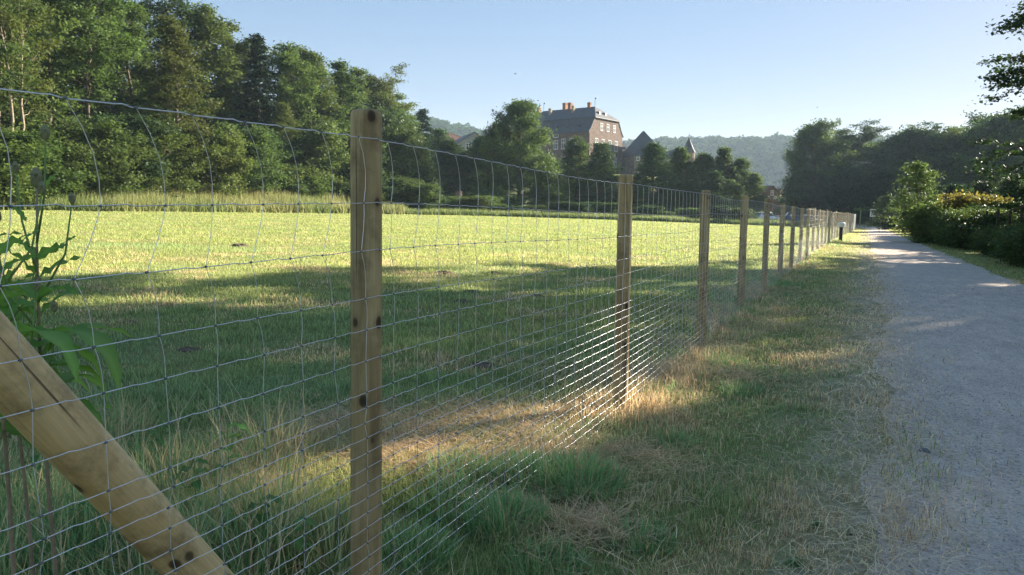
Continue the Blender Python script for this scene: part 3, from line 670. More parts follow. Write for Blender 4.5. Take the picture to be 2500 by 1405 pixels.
for i, px in enumerate(range(-60, 1060, 33)):
    a = az_of(px); rb = float(interp(a, RB_A, RB_R)); ex = float(np.interp(px, [0, 600, 900, 1050], [14, 11, 8, 6]))
    lf = random.choice(['leaf_mid', 'leaf_bright', 'leaf_olive', 'leaf_dark']); q = lab_(TONE[lf] + ' shrub', wood_zone(px)); plant('shrub', px + random.uniform(-10, 10), rb + ex + random.uniform(-2, 2), 0, 'shrub', q['label'], 'shrub', q['group'], lf, random.uniform(.9, 1.3), H=random.uniform(1.4, 3.2))
# dark growth and trees between wood and castle
for px, r, top, wd in ((1060, 112, 400, 1.2), (1095, 120, 345, 1.4), (1135, 118, 372, 1.4), (1180, 116, 335, 1.3), (1160, 125, 360, 1.4), (1075, 135, 318, 1.2), (1120, 128, 385, 1.3), (1350, 125, 395, 1.3), (1380, 130, 400, 1.3)):
    plant('alder', px, r, top, 'small_tree', 'dark bushy tree between the wood and the big rounded tree', 'tree', 'dark trees below the grey house', 'leaf_dark', wd)
plant('big', 1268, 104, 256, 'rounded_tree', 'big rounded leafy tree standing in front of the castle', 'tree', None, 'leaf_mid', 1.0, 0)
plant('round', 1215, 108, 320, 'rounded_tree', 'smaller rounded tree at the shaded side of the big rounded tree', 'tree', None, 'leaf_mid', .62, 1)
plant('round', 1325, 106, 395, 'rounded_tree', 'low spreading tree at the sunny side of the big rounded tree', 'tree', None, 'leaf_mid', .72, 2)
CT = 'trees below the castle'
for i, (px, r, top, wd) in enumerate(((1405, 112, 338, .85), (1462, 110, 352, .95), (1440, 118, 400, 1.1), (1500, 116, 430, 1.1), (1592, 112, 352, .9), (1558, 116, 430, 1.0), (1658, 116, 362, .8), (1625, 120, 420, 1.1), (1715, 118, 378, .9), (1765, 120, 364, .75), (1740, 114, 420, 1.0), (1805, 122, 388, .8), (1840, 120, 425, .75), (1690, 112, 440, 1.0), (1780, 116, 440, 1.1), (1530, 122, 440, 1.0))):
    lf = 'leaf_dark' if i % 3 == 1 else 'leaf_mid'; q = lab_('conical ' + TONE[lf] + ' tree', castle_zone(px)); plant('alder', px, r, top, 'alder_tree', q['label'], 'tree', q['group'], lf, wd * 1.3, i % 4)
for i, px in enumerate(range(1040, 1990, 36)):
    a = az_of(px); rb = float(interp(a, RB_A, RB_R))
    lf = random.choice(['leaf_mid', 'leaf_dark', 'leaf_dark']); q = lab_('low ' + TONE[lf] + ' shrub on the far meadow edge', castle_zone(px) if px > 1340 else 'below the big rounded tree'); plant('shrub', px + random.uniform(-12, 12), rb + random.uniform(4, 9), 0, 'shrub', q['label'], 'shrub', q['group'], lf, random.uniform(1., 1.5), H=random.uniform(.8, 2.0) if 1840 > px else random.uniform(.5, .9))
# forest along the path's far right side
FR = 'trees of the wood at the path'
for i, (px, r, top, wd) in enumerate(((1985, 150, 332, 1.0), (1952, 158, 405, .8), (2030, 156, 352, 1.0), (2085, 160, 345, 1.0), (2130, 150, 352, .9), (2175, 148, 345, 1.0), (2225, 150, 338, 1.0), (2275, 150, 326, 1.0), (2330, 148, 330, 1.0), (2385, 145, 318, 1.0), (2440, 142, 300, 1.05), (2500, 140, 290, 1.1), (2560, 138, 270, 1.1), (2150, 132, 420, .9), (2205, 132, 420, .9), (2290, 128, 410, .9), (2370, 126, 400, .9), (2450, 124, 395, .9), (2060, 136, 420, .9), (2000, 140, 430, .8), (2110, 138, 430, .9), (2330, 170, 330, 1.2), (2420, 166, 312, 1.2), (2520, 122, 390, .9), (2250, 170, 335, 1.2))):
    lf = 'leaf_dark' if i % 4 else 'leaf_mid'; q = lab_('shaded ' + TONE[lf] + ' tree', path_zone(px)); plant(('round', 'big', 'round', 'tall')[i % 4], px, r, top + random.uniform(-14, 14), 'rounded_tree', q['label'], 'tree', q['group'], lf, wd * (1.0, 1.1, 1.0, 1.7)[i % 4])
for px, r, top in ((2210, 74, 470), (2330, 70, 452), (2400, 66, 445), (2290, 82, 455), (2470, 60, 440), (2165, 88, 480)):
    plant('alder', px, r, top, 'small_tree', 'low dark tree between the hedge and the shaded wood', 'tree', 'low trees behind the hedge', 'leaf_dark', 1.3)
plant('young', 2242, 46, 402, 'young_tree', 'young light green tree standing alone in the hedge by the path', 'tree', None, 'leaf_mid', 1.05, 0)
# hedge along the right side of the path
HB = 'bramble bushes along the path'
for i in range(36):
    yy = 15 + i * 1.3 + random.uniform(-.3, .3)
    if 33.5 < yy < 37.0: continue
    front = yy < 33.5
    plant('bramble', 0, 0, 0, 'bramble_bush', 'low bramble bush in the hedge front below the dark stakes' if front else 'bramble bush lining the path past the sunlit strip', 'bush', 'front brambles below the stakes' if front else 'brambles past the sunlit strip', random.choice(['leaf_mid', 'leaf_dark', 'leaf_mid']), random.uniform(1.1, 1.3) if front else 1.0, H=random.uniform(.75, 1.0) if front else random.uniform(1.2, 1.5), xy=(4.95 + random.uniform(-.1, .3) - (.25 if not front else 0), yy))
    if i % 2 == 0:
        plant('bramble', 0, 0, 0, 'bramble_bush', 'taller bramble bush in the back of the hedge behind the stakes' if front else 'tall bramble bush behind the brambles past the sunlit strip', 'bush', 'back brambles behind the stakes' if front else 'tall brambles past the sunlit strip', 'leaf_mid', 1.1, H=random.uniform(1.2, 1.6), xy=(6.9, yy + .6))
plant('shrub', 2372, 43, 490, 'golden_bush', 'sunlit golden bush rising above the hedge by the dark fence stakes', 'bush', None, 'leaf_gold', .95, 0, H=None)
plant('shrub', 2290, 45, 508, 'pale_bush', 'pale green bush between the young tree and the golden bush', 'bush', None, 'leaf_bright', 1.2, 1)
# layered tree at the right and the row of trees shading the foreground
plant('layered', 0, 0, 0, 'layered_tree', 'tall tree with drooping layered branches overhanging the hedge', 'tree', None, 'leaf_dark', 1.0, 0, H=17.5, xy=(9.1, 34.2))
SH = 'row of shade trees along the path'
for i, (q, t, h) in enumerate(((-7.3, 41, 15.5), (-1.4, 38, 15), (4.4, 40, 15.5), (10.2, 38, 15), (16, 40, 15))):
    plant('round', 0, 0, 0, 'shade_tree', 'leafy tree in the row shading the gravel path', 'tree', SH, 'leaf_mid', .78, i % 3, H=h, xy=(q * .84 + t * .54, -q * .54 + t * .84))

# ------------------------------------------------------------------ hills and their forest
def hill(name, azs, hs, r0, r1, label):
    A = np.linspace(azs[0], azs[-1], 90); Hh = np.interp(A, azs, hs); Rr = np.linspace(0, 1, 14); V = []
    for a, h in zip(A, Hh):
        for q in Rr:
            r = r0 + (r1 - r0) * q; prof = math.sin(math.pi * min(1, q * .75)) ** 1.2
            x, y = polar_pt(a, r); V.append((x, y, -3 + (h + 3) * prof + 1.2 * math.sin(a * 3 + q * 9) * prof))
    V = np.array(V); n = len(Rr); I = (np.arange(89)[:, None] * n + np.arange(n - 1)[None]).ravel()
    o = mobj(name, mesh_np(name, V, np.stack([I, I + n, I + n + 1, I + 1], -1), smooth=True), MAT['hillside']); tag(o, label, None, None, 'structure'); return V.reshape(90, n, 3)
MAT['hillside'] = plain('hillside', (.035, .055, .022), .95, 0, .4, .05)
def hz(px, y, r): return at_range(px, y, r).z - 5
HV = []
HV.append((hill('hill', [az_of(p) for p in (700, 900, 1040, 1130, 1200, 1320, 1420)], [hz(900, 300, 800), hz(900, 300, 800), hz(1050, 302, 800), hz(1120, 325, 800), hz(1200, 338, 800), hz(1300, 360, 800), hz(1420, 400, 800)], 560, 930, 'wooded hillside behind the grey house'), 800))
HV.append((hill('hill', [az_of(p) for p in (1330, 1480, 1620, 1760, 1900, 2050, 2300, 2700)], [hz(1480, 400, 920), hz(1480, 365, 920), hz(1620, 352, 920), hz(1760, 352, 920), hz(1900, 350, 920), hz(2050, 350, 920), hz(2300, 345, 920), hz(2500, 330, 920)], 640, 1060, 'long hazy wooded hill beyond the castle and path'), 920))
frg = np.random.default_rng(77)
for (Vh, rr), lab in zip(HV, ('leafy forest covering the hillside behind the grey house', 'hazy leafy forest covering the long hill beyond the castle')):
    CC = []; TT = []; na, nq = Vh.shape[:2]
    for _ in range(1900):
        a = frg.uniform(0, na - 1.01); q = frg.uniform(0, .78) * (nq - 1); i, j = int(a), int(q)
        p = Vh[i, j] * (1 - (a - i)) * (1 - (q - j)) + Vh[i + 1, j] * (a - i) * (1 - (q - j)) + Vh[i, j + 1] * (1 - (a - i)) * (q - j) + Vh[i + 1, j + 1] * (a - i) * (q - j)
        rad = frg.uniform(4.8, 8); n = 40; d = frg.normal(0, 1, (n, 3)); d /= np.linalg.norm(d, axis=1)[:, None]; d[:, 2] = np.abs(d[:, 2]) * 1.1
        CC.append(p + np.array([0, 0, 2.5 + frg.uniform(0, 3)]) + d * rad * frg.uniform(.75, 1.05, (n, 1))); TT.append(np.full(n, frg.uniform(0, 1)) * .5 + frg.uniform(0, .2, n))
    C = np.concatenate(CC); V, Q, tt = leaf_cards(C, 2.1, frg, np.concatenate(TT), .4, aspect=.8)
    o = mobj('forest', mesh_np('forest', V, Q, None, False, tint=tt), MAT['leaf_hill']); tag(o, lab, None, None, 'stuff')

# ------------------------------------------------------------------ buildings
def stone(name, c1, c2, c3, scale=2.2):
    m, nt, b = newmat(name); b.inputs['Roughness'].default_value = .92
    tc = nd(nt, 'ShaderNodeTexCoord').outputs['Object']
    vo = nd(nt, 'ShaderNodeTexVoronoi'); vo.inputs['Scale'].default_value = scale; nt.links.new(mapping(nt, tc, (1, 1, 1.8)), vo.inputs['Vector'])
    c = ramp(nt, vo.outputs['Color'], [(.15, c1), (.55, c2), (.9, c3)])
    c = mixc(nt, ramp(nt, noise(nt, tc, .5, 6, .7), [(.42, (0, 0, 0)), (.7, (.7, .7, .7))]), c, c1)
    vd = nd(nt, 'ShaderNodeTexVoronoi', feature='DISTANCE_TO_EDGE'); vd.inputs['Scale'].default_value = scale; nt.links.new(mapping(nt, tc, (1, 1, 1.8)), vd.inputs['Vector'])
    c = mixc(nt, ramp(nt, vd.outputs['Distance'], [(.0, (.6, .6, .6)), (.06, (0, 0, 0))]), c, (.135, .10, .08))
    nt.links.new(c, b.inputs['Base Color']); return m
MAT['rubble'] = stone('red_rubble_stone', (.085, .055, .042), (.14, .092, .070), (.185, .125, .098))
MAT['greystone'] = stone('grey_rubble_stone', (.11, .085, .07), (.18, .14, .11), (.24, .185, .145))
MAT['slate'] = plain('slate', (.055, .06, .068), .6, 0, .25, 1.5)
MAT['slate_l'] = plain('slate_worn', (.10, .10, .102), .6, 0, .25, 1.5)
MAT['chimney'] = plain('chimney_brick', (.30, .15, .09), .9, 0, .2, 3)
MAT['render_'] = plain('chimney_render', (.30, .25, .18), .9, 0, .2, 3)
MAT['white'] = plain('white_paint', (.74, .73, .70), .6, 0, .05, 3)
MAT['glass'] = plain('window_glass', (.03, .035, .04), .12, 0, .2, 2)
MAT['brick'] = plain('house_brick', (.15, .09, .07), .9, 0, .25, 4)
MAT['tile'] = plain('roof_tile', (.13, .07, .05), .85, 0, .3, 3)
MAT['plaster'] = plain('plaster', (.33, .32, .30), .9, 0, .12, 2)
FH = np.array([_f0.x, _f0.y, 0]); RH = np.array([_r0.x, _r0.y, 0])
def frame_at(px, depth, ug):
    """corner point under pixel column at camera depth; axes: U along ug (right, fwd), L perpendicular to the left/back"""
    c = RH * ((px - 1250) / FPX * depth) + FH * depth
    U = RH * ug[0] + FH * ug[1]; Lv = RH * -ug[1] + FH * ug[0]
    return c, U / np.linalg.norm(U), Lv / np.linalg.norm(Lv)
class Bld:
    """local axes: x = along the U face (gable), y = along the L face, z up; origin at the near corner"""
    def __init__(s, name, label, cat, px, depth, ug, zbase, group=None):
        c, U, Lv = frame_at(px, depth, ug); s.root = empty(name, (c[0], c[1], zbase))
        s.root.rotation_euler = (0, 0, math.atan2(U[1], U[0])); tag(s.root, label, cat, group); s.zb = zbase
    def part(s, name, g, mat, parent=None, label=None):
        o = g.obj(name, mat, parent or s.root)
        if label: o['label'] = label
        return o
    def window(s, face, u, z, w_, h, W=0, arms=True, mat_f='white'):
        """face 'g': on y=0 facing -y ; face 'l': on x=0 facing -x"""
        def bx(g, u0, z0, u1, z1, d0, d1):
            if face == 'g': g.box((u0, -d1, z0), (u1, -d0, z1))
            else: g.box((-d1, u0, z0), (-d0, u1, z1))
        g = Geo(); bx(g, u - w_ / 2, z - h / 2, u + w_ / 2, z + h / 2, -.02, .012); win = s.part('window', g, MAT['glass'])
        f = Geo(); t = .09
        for a in ((u - w_ / 2 - t, z - h / 2, u - w_ / 2, z + h / 2), (u + w_ / 2, z - h / 2, u + w_ / 2 + t, z + h / 2), (u - w_ / 2 - t, z + h / 2, u + w_ / 2 + t, z + h / 2 + t), (u - .045, z - h / 2, u + .045, z + h / 2), (u - w_ / 2, z + h * .12 - .045, u - .045, z + h * .12 + .045), (u + .045, z + h * .12 - .045, u + w_ / 2, z + h * .12 + .045)): bx(f, *a, .013, .06)
        s.part('frame', f, MAT[mat_f], win)
        f = Geo(); bx(f, u - w_ / 2 - t, z - h / 2 - .14, u + w_ / 2 + t, z - h / 2, -.01, .12); s.part('sill', f, MAT[mat_f], win)
def Z(px, py, depth): return CAM_Z + (513.0 - py + .012 * (px - 1432)) / FPX * depth
# --- castle main house
W_, L_ = 15.5, 23.0; zb = 5.5
ca = Bld('castle', 'massive stone castle house with slate mansard roof and orange chimneys', 'castle', 1432, 180, (.62, .78), zb)
ze = Z(1432, 325, 180) - zb; zk = Z(1471, 300, 186) - zb; zr = Z(1454, 268, 188) - zb; ins = 2.2
g = Geo()
prof = [(0, 0), (W_, 0), (W_, ze), (W_ - .75, ze + 1.1), (W_ - 1.5, ze + 2.2), (W_ - ins, zk), (ins, zk), (1.5, ze + 2.2), (.75, ze + 1.1), (0, ze)]
n = len(prof); V = [(x, 0, z) for x, z in prof] + [(x, L_, z) for x, z in prof]
def fan(idx): return [(idx[0], idx[i], idx[i + 1]) for i in range(1, len(idx) - 1)]
Q = [(1, 0, n, n + 1), (0, n - 1, 2 * n - 1, n), (2, 1, n + 1, n + 2)]
bands = [(0, 1, 2, 9), (9, 2, 3, 8), (8, 3, 4, 7), (7, 4, 5, 6)]
Q += bands + [tuple(n + i for i in reversed(b)) for b in bands]
g.add(V, Q); ca.part('wall', g, MAT['rubble'])
def slope_part(name, rows, mat, y0, y1, th=.16, parent=None):
    """a roof skin over rows of (x, z) points running from y0 to y1, with thickness"""
    g = Geo(); m = len(rows); V = []
    for (x, z, a, b) in rows: V += [(x, a, z), (x, b, z)]
    for (x, z, a, b) in rows: V += [(x, a, z - th), (x, b, z - th)]
    Q = []
    for i in range(m - 1):
        Q += [(2 * i, 2 * i + 1, 2 * i + 3, 2 * i + 2), (2 * m + 2 * i + 2, 2 * m + 2 * i + 3, 2 * m + 2 * i + 1, 2 * m + 2 * i), (2 * i + 2, 2 * m + 2 * i + 2, 2 * m + 2 * i, 2 * i), (2 * i + 1, 2 * m + 2 * i + 1, 2 * m + 2 * i + 3, 2 * i + 3)]
    Q += [(0, 2 * m, 2 * m + 1, 1), (2 * m - 2, 2 * m - 1, 4 * m - 1, 4 * m - 2)]
    g.add(V, Q); return ca.part(name, g, mat, parent)
hb = 3.6
low = [(-.45, ze - .15), (.22, ze + .55), (.80, ze + 1.35), (1.42, ze + 2.4), (ins - .12, zk + .16)]
roof = slope_part('roof', [(x, z, -.12, L_ + .12) for x, z in low], MAT['slate'], 0, 0)
slope_part('roof', [(W_ - x, z, -.12, L_ + .12) for x, z in low], MAT['slate'], 0, 0)
up_l = [(ins - .42, zk + .22, -.45, L_ + .45), (W_ / 2, zr, hb, L_ - hb)]
slope_part('roof', up_l, MAT['slate'], 0, 0); slope_part('roof', [(W_ - x, z, a, b) for x, z, a, b in up_l], MAT['slate'], 0, 0)
for y0, y1 in ((-.45, hb), (L_ + .45, L_ - hb)):
    g = Geo(); a = (ins - .42, y0, zk + .22); b = (W_ - ins + .42, y0, zk + .22); c = (W_ / 2, y1, zr); dn = np.array([0, 0, -.16])
    V = [a, b, c] + [tuple(np.array(p) + dn) for p in (a, b, c)]
    g.add(V, [(0, 1, 4, 3)], [(0, 1, 2) if y0 < y1 else (1, 0, 2), (3, 5, 4)]); ca.part('roof_hip', g, MAT['slate_l'])
for t in ((-.3, ), ):
    g = Geo().box((-.25, -.02, ze - .35), (-.003, L_, ze - .1)); ca.part('cornice', g, MAT['greystone'])
def chimney(x, y, zt, w_, d, mat):
    g = Geo().box((x - w_ / 2, y - d / 2, zt - 4.2), (x + w_ / 2, y + d / 2, zt)); o = ca.part('chimney', g, mat)
    g = Geo().box((x - w_ / 2 - .08, y - d / 2 - .08, zt - .38), (x + w_ / 2 + .08, y + d / 2 + .08, zt - .15)); ca.part('chimney_cap', g, mat, o)
for x, y, top, w_, d, m in ((W_ / 2, 5.2, 1.15, .75, .8, 'chimney'), (W_ / 2 - 2.2, 8.6, .35, .6, .6, 'render_'), (W_ / 2 - .1, 11.0, 1.5, .9, .9, 'chimney'), (W_ / 2 - .1, 12.6, 1.55, .9, .9, 'chimney'), (W_ / 2 - 2.6, 15.4, .1, .65, .65, 'render_'), (W_ / 2, 21, 1.1, .8, .8, 'chimney')):
    chimney(x, y, zr + top, w_, d, MAT[m])
for y in (3.4, 6.9, 10.3, 13.8):
    g = Geo().box((.55, y - .4, ze + 1.0), (1.6, y + .4, ze + 1.9)); o = ca.part('dormer', g, MAT['slate'])
    g = Geo().box((.50, y - .3, ze + 1.1), (.54, y + .3, ze + 1.75)); ca.part('pane', g, MAT['glass'], o)
for x in (5.6, 8.4):
    g = Geo().box((x - .45, .75, zk + 1.0), (x + .45, 2.3, zk + 1.9)); o = ca.part('dormer', g, MAT['slate_l'])
    g = Geo().box((x - .3, .70, zk + 1.1), (x + .3, .74, zk + 1.75)); ca.part('pane', g, MAT['white'], o)
for y in (hb, L_ - hb):
    g = Geo().tube([(W_ / 2, y, zr - .2), (W_ / 2, y, zr + 2.2)], .05, 6).box((W_ / 2 - .02, y - .35, zr + 1.8), (W_ / 2 + .02, y - .05, zr + 2.15)); ca.part('weather_vane', g, MAT['steel'])
z1 = Z(1471, 316, 184) - zb; z2 = Z(1471, 357, 184) - zb; z3 = Z(1471, 399, 185) - zb
for f in (.34, .53, .73): ca.window('g', f * W_, z1, .95, 1.6)
for f in (.20, .40, .60, .80): ca.window('g', f * W_, z2, 1.15, 2.35)
for f in (.20, .40, .60, .79): ca.window('g', f * W_, z3, 1.15, 2.35)
for u, zz, a, b in ((7.6, z2, 1.0, 2.3), (9.8, z2 - .1, 1.0, 2.1), (9.8, z2 + 2.3, 1.3, 1.1), (12.1, z2 + 1.7, 1.2, .8), (2.6, z2, 1.0, 2.3), (5.1, z2, 1.0, 2.3), (15.0, z2, 1, 2.3), (18.0, z2, 1, 2.3), (2.6, z3, 1, 2.3), (5.1, z3, 1, 2.3), (7.6, z3, 1, 2.3)): ca.window('l', u, zz, a, b)
def hip_house(name, label, cat, px, depth, ug, W, L, zb, ze, zr, wall, roofm, rid=None, ov=.3, group=None, gable=False):
    """rectangular building: walls to ze, hipped (or gabled) roof to zr; heights above zb"""
    b = Bld(name, label, cat, px, depth, ug, zb, group)
    g = Geo()
    if gable:
        pr = [(0, 0), (W, 0), (W, ze), (W / 2, zr - .2), (0, ze)]; V = [(x, 0, z) for x, z in pr] + [(x, L, z) for x, z in pr]
        g.add(V, [(0, 5, 6, 1), (0, 4, 9, 5), (2, 1, 6, 7), (0, 1, 2, 4), (6, 5, 9, 7)], [(4, 2, 3), (7, 9, 8)])
    else: g.box((0, 0, 0), (W, L, ze))
    b.part('wall', g, wall)
    g = Geo(); s = 0 if gable else (rid if rid is not None else W / 2)
    V = [(-ov, -ov, ze - .12), (W + ov, -ov, ze - .12), (W + ov, L + ov, ze - .12), (-ov, L + ov, ze - .12), (W / 2, s - (ov if gable else 0), zr), (W / 2, L - s + (ov if gable else 0), zr)]
    dn = np.array([0, 0, -.15]); V += [tuple(np.array(v) + dn) for v in V]
    g.add(V, [(3, 0, 4, 5), (1, 2, 5, 4), (9, 11, 10, 6), (7, 10, 11, 8), (0, 3, 9, 6), (2, 1, 7, 8)] + ([(0, 6, 10, 4), (1, 4, 10, 7), (2, 8, 11, 5), (3, 5, 11, 9)] if gable else [(1, 0, 6, 7), (3, 2, 8, 9)]), [] if gable else [(0, 1, 4), (2, 3, 5), (6, 10, 7), (8, 11, 9)])
    b.part('roof', g, roofm); b.W, b.L = W, L; return b
# east wing, gate tower, low range, turret
wg = hip_house('castle_wing', 'low stone wing with slate roof joining castle house and tower', 'building', 1503, 193, (.9, .43), 4.4, 6, 6.0, Z(1520, 371, 187) - 6.0, Z(1523, 345, 190) - 6.0, MAT['greystone'], MAT['slate_l'], rid=2.4)
for u in (1.2, 3.0): wg.window('g', u, Z(1493, 398, 187) - 6.0, .9, 2.0)
g = Geo().box((1.5, .5, Z(1520, 364, 187) - 6.0), (2.4, 2.0, Z(1520, 358, 187) - 6.0)); wg.part('dormer', g, MAT['slate'])
tw = hip_house('gate_tower', 'square stone tower with very steep slate roof', 'tower', 1541, 187, (.95, .31), 8.8, 8.0, 5.5, Z(1575, 384, 189) - 5.5, Z(1575, 325, 191) - 5.5, MAT['greystone'], MAT['slate'], rid=3.6)
tw.window('g', 1.0, Z(1545, 390, 198) - 6.2, .7, 1.2); tw.window('g', 5.0, Z(1545, 398, 198) - 6.2, .8, 1.4)
lr = hip_house('castle_range', 'long low castle range with dark slate roof beside the spire', 'building', 1605, 204, (.97, .24), 11, 6.5, 5.0, Z(1640, 390, 204) - 5.0, Z(1640, 369, 208) - 5.0, MAT['rubble'], MAT['slate'], rid=1.5)
for u in (2.5, 5.5, 8.5): lr.window('g', u, Z(1640, 396, 204) - 5.0, .8, 1.0)
ts = Bld('spire_turret', 'round turret with pointed slate spire and finial', 'tower', 1671, 206, (1, 0), 5.0)
h1 = Z(1671, 376, 206) - 5.0; h2 = Z(1671, 341, 206) - 5.0
g = Geo().tube([(0, 0, 0), (0, 0, h1)], 1.7, 14); ts.part('wall', g, MAT['greystone'])
g = Geo().tube([(0, 0, h1 - .1), (0, 0, h1 + (h2 - h1) * .25), (0, 0, h2)], [2.05, 1.35, .05], 8); ts.part('roof', g, MAT['slate'])
g = Geo().tube([(0, 0, h2 - .2), (0, 0, h2 + 1.1)], .06, 6).box((-.2, -.03, h2 + .5), (.2, .03, h2 + .6)); ts.part('finial', g, MAT['steel'])
# village houses
def zat(px, py, d): return CAM_Z + (513.0 - py + .012 * (px - 1432)) / FPX * d
gh = hip_house('house', 'grey gabled house half hidden behind dark trees beside the wood', 'house', 1112, 150, (.95, .3), 7.5, 10, .5, zat(1140, 356, 150) - .5, zat(1140, 326, 150) - .5, MAT['plaster'], MAT['slate_l'], gable=True)
gh.window('g', 2.5, zat(1140, 362, 150) - .5, .9, 1.2)
gh2 = hip_house('house', 'long house with pale worn roof behind the grey gabled house', 'house', 1150, 162, (-.35, .94), 9, 8, .5, zat(1170, 352, 165) - .5, zat(1170, 331, 165) - .5, MAT['plaster'], MAT['tile'], gable=False)
bh = hip_house('house', 'small brick house with steep gable below the hazy hill', 'house', 1858, 165, (.9, .43), 4.6, 7, -.6, zat(1880, 474, 165) + .6, zat(1880, 455, 165) + .6, MAT['brick'], MAT['tile'], gable=True)
bh.window('g', 2.3, zat(1880, 473, 165) + .6, .7, .9); bh.window('g', 1.2, zat(1880, 487, 165) + .6, .7, 1.0); bh.window('g', 3.3, zat(1880, 487, 165) + .6, .7, 1.0)
b2 = hip_house('house', 'sunlit brick house with white base behind the fence posts', 'house', 1892, 172, (.5, .86), 5, 6, -.6, zat(1900, 478, 172) + .6, zat(1900, 462, 172) + .6, MAT['brick'], MAT['tile'], gable=True)
b2.window('l', 2.2, zat(1900, 488, 172) + .6, .9, 1.2); b2.window('g', 2.2, zat(1900, 488, 172) + .6, .9, 1.2)
b3 = hip_house('barn', 'dark low barn beside the wood at the far meadow edge', 'barn', 1920, 150, (.97, .2), 8.5, 6, -.6, zat(1940, 490, 150) + .6, zat(1940, 470, 150) + .6, MAT['brick'], MAT['tile'], gable=False)
b3.window('g', 2, zat(1940, 496, 150) + .6, .8, .8); b3.window('g', 5.4, zat(1940, 496, 150) + .6, .8, .8)

# ------------------------------------------------------------------ cars, signs, small things
MAT['tyre'] = plain('tyre', (.02, .02, .02), .9)
def car(px, r, heading, paint, label, tall_=1.45, zup=0.0):
    p = at_range(px, 500, r); root = empty('parked_car', (p.x, p.y, G(p.x, p.y)), heading); tag(root, label, 'car')
    prof = [(-2.1, .35), (-2.15, .75), (-2.0, .95), (-1.55, 1.0), (-1.05, tall_), (.55, tall_), (1.15, .98), (1.95, .85), (2.12, .62), (2.1, .33)]
    n = len(prof); V = [(x, -.85 + (.12 if z > 1.05 else 0), z) for x, z in prof] + [(x, .85 - (.12 if z > 1.05 else 0), z) for x, z in prof]
    g = Geo(); g.add(V, [(i, (i + 1) % n, n + (i + 1) % n, n + i) for i in range(n)], fan(list(range(n))[::-1]) + fan(list(range(n, 2 * n)))); body = g.obj('body', paint, root)
    for s in (-1, 1):
        y = s * .79
        g = Geo(); g.add([(-1.35, y, 1.0), (-.98, y - s * .03, tall_ - .08), (.48, y - s * .03, tall_ - .08), (.98, y, 1.0), (-1.35, y + s * .02, 1.0), (-.98, y - s * .01, tall_ - .08), (.48, y - s * .01, tall_ - .08), (.98, y + s * .02, 1.0)], [(4, 5, 6, 7) if s < 0 else (7, 6, 5, 4), (0, 3, 2, 1), (0, 1, 5, 4), (2, 3, 7, 6), (1, 2, 6, 5), (3, 0, 4, 7)]); g.obj('side_window', MAT['glass'], root)
        for x in (-1.3, 1.3):
            wv = Geo().tube([(x, s * .70, .32), (x, s * .88, .32)], .32, 14).obj('wheel', MAT['tyre'], root)
            Geo().tube([(x, s * .881, .32), (x, s * .895, .32)], .19, 10).obj('rim', MAT['galv'], wv)
    for x0, x1, nm in ((1.13, .60, 'windscreen'), (-1.53, -1.09, 'rear_window')):
        d = .03 if x0 > 0 else -.03
        g = Geo(); g.add([(x0 + d, -.68, 1.03), (x0 + d, .68, 1.03), (x1 + d, .62, tall_ - .06), (x1 + d, -.62, tall_ - .06)], [(0, 1, 2, 3)]); g.obj(nm, MAT['glass'], root)
    for s in (-.6, .6): Geo().box((2.06, s - .16, .62), (2.14, s + .16, .76)).obj('headlight', MAT['white'], root)
    return root
MAT['car_silver'] = plain('silver_paint', (.55, .56, .58), .25, .5, .02); MAT['car_blue'] = plain('blue_paint', (.05, .08, .15), .25, .3, .05); MAT['car_white'] = plain('white_car_paint', (.75, .75, .75), .25, 0, .02)
car(1868, 110, .4 + R_(24.8), MAT['car_silver'], 'silver car parked at the far meadow edge below the brick house')
car(1945, 112, .2, MAT['car_blue'], 'dark blue car parked in front of the low barn', 1.7)
car(1972, 116, .1, MAT['car_white'], 'white car parked behind the dark blue car')
car(1124, 92, R_(10), MAT['car_white'], 'small white car standing below the dark trees', 1.3)
# white box / board at wood edge
p = at_range(575, 455, 72); o = empty('white_board', (p.x, p.y, G(p.x, p.y)), .4); tag(o, 'small white board on two stakes at the foot of the wood', 'board')
Geo().box((-.5, -.02, p.z - G(p.x, p.y) - .25), (.5, .02, p.z - G(p.x, p.y) + .15)).obj('board', MAT['white'], o)
for s in (-.42, .42): Geo().box((s - .04, -.09, -.2), (s + .04, -.03, p.z - G(p.x, p.y) + .1)).obj('stake', MAT['oldwood'], o)
p = at_range(1120, 480, 95); o = empty('brick_pillar', (p.x, p.y, G(p.x, p.y)), .3); tag(o, 'red brick gate pillar beside the small white car', 'pillar')
hh = at_range(1120, 470, 95).z - G(p.x, p.y); Geo().box((-.35, -.35, -.1), (.35, .35, hh)).obj('shaft', MAT['brick'], o); Geo().box((-.42, -.42, hh), (.42, .42, hh + .12)).obj('cap', MAT['tile'], o)
# old stakes in the long grass
for px, py, r in ((22, 447, 62), (88, 446, 62), (174, 450, 63), (330, 456, 65), (392, 461, 66), (250, 453, 64)):
    p = at_range(px, py, r); z0 = G(p.x, p.y); o = Geo().tube([(0, 0, -.2), (.02, 0, (p.z - z0) * .6), (.0, .02, max(.9, p.z - z0 + .25))], [.075, .07, .06], 8).obj('pasture_stake', MAT['white'] if px in (174, 392) else MAT['bark_pale'], None, loc=(p.x, p.y, z0))
    tag(o, 'small pale stake standing in the tall grass before the wood', 'stake', 'stakes in the tall grass')
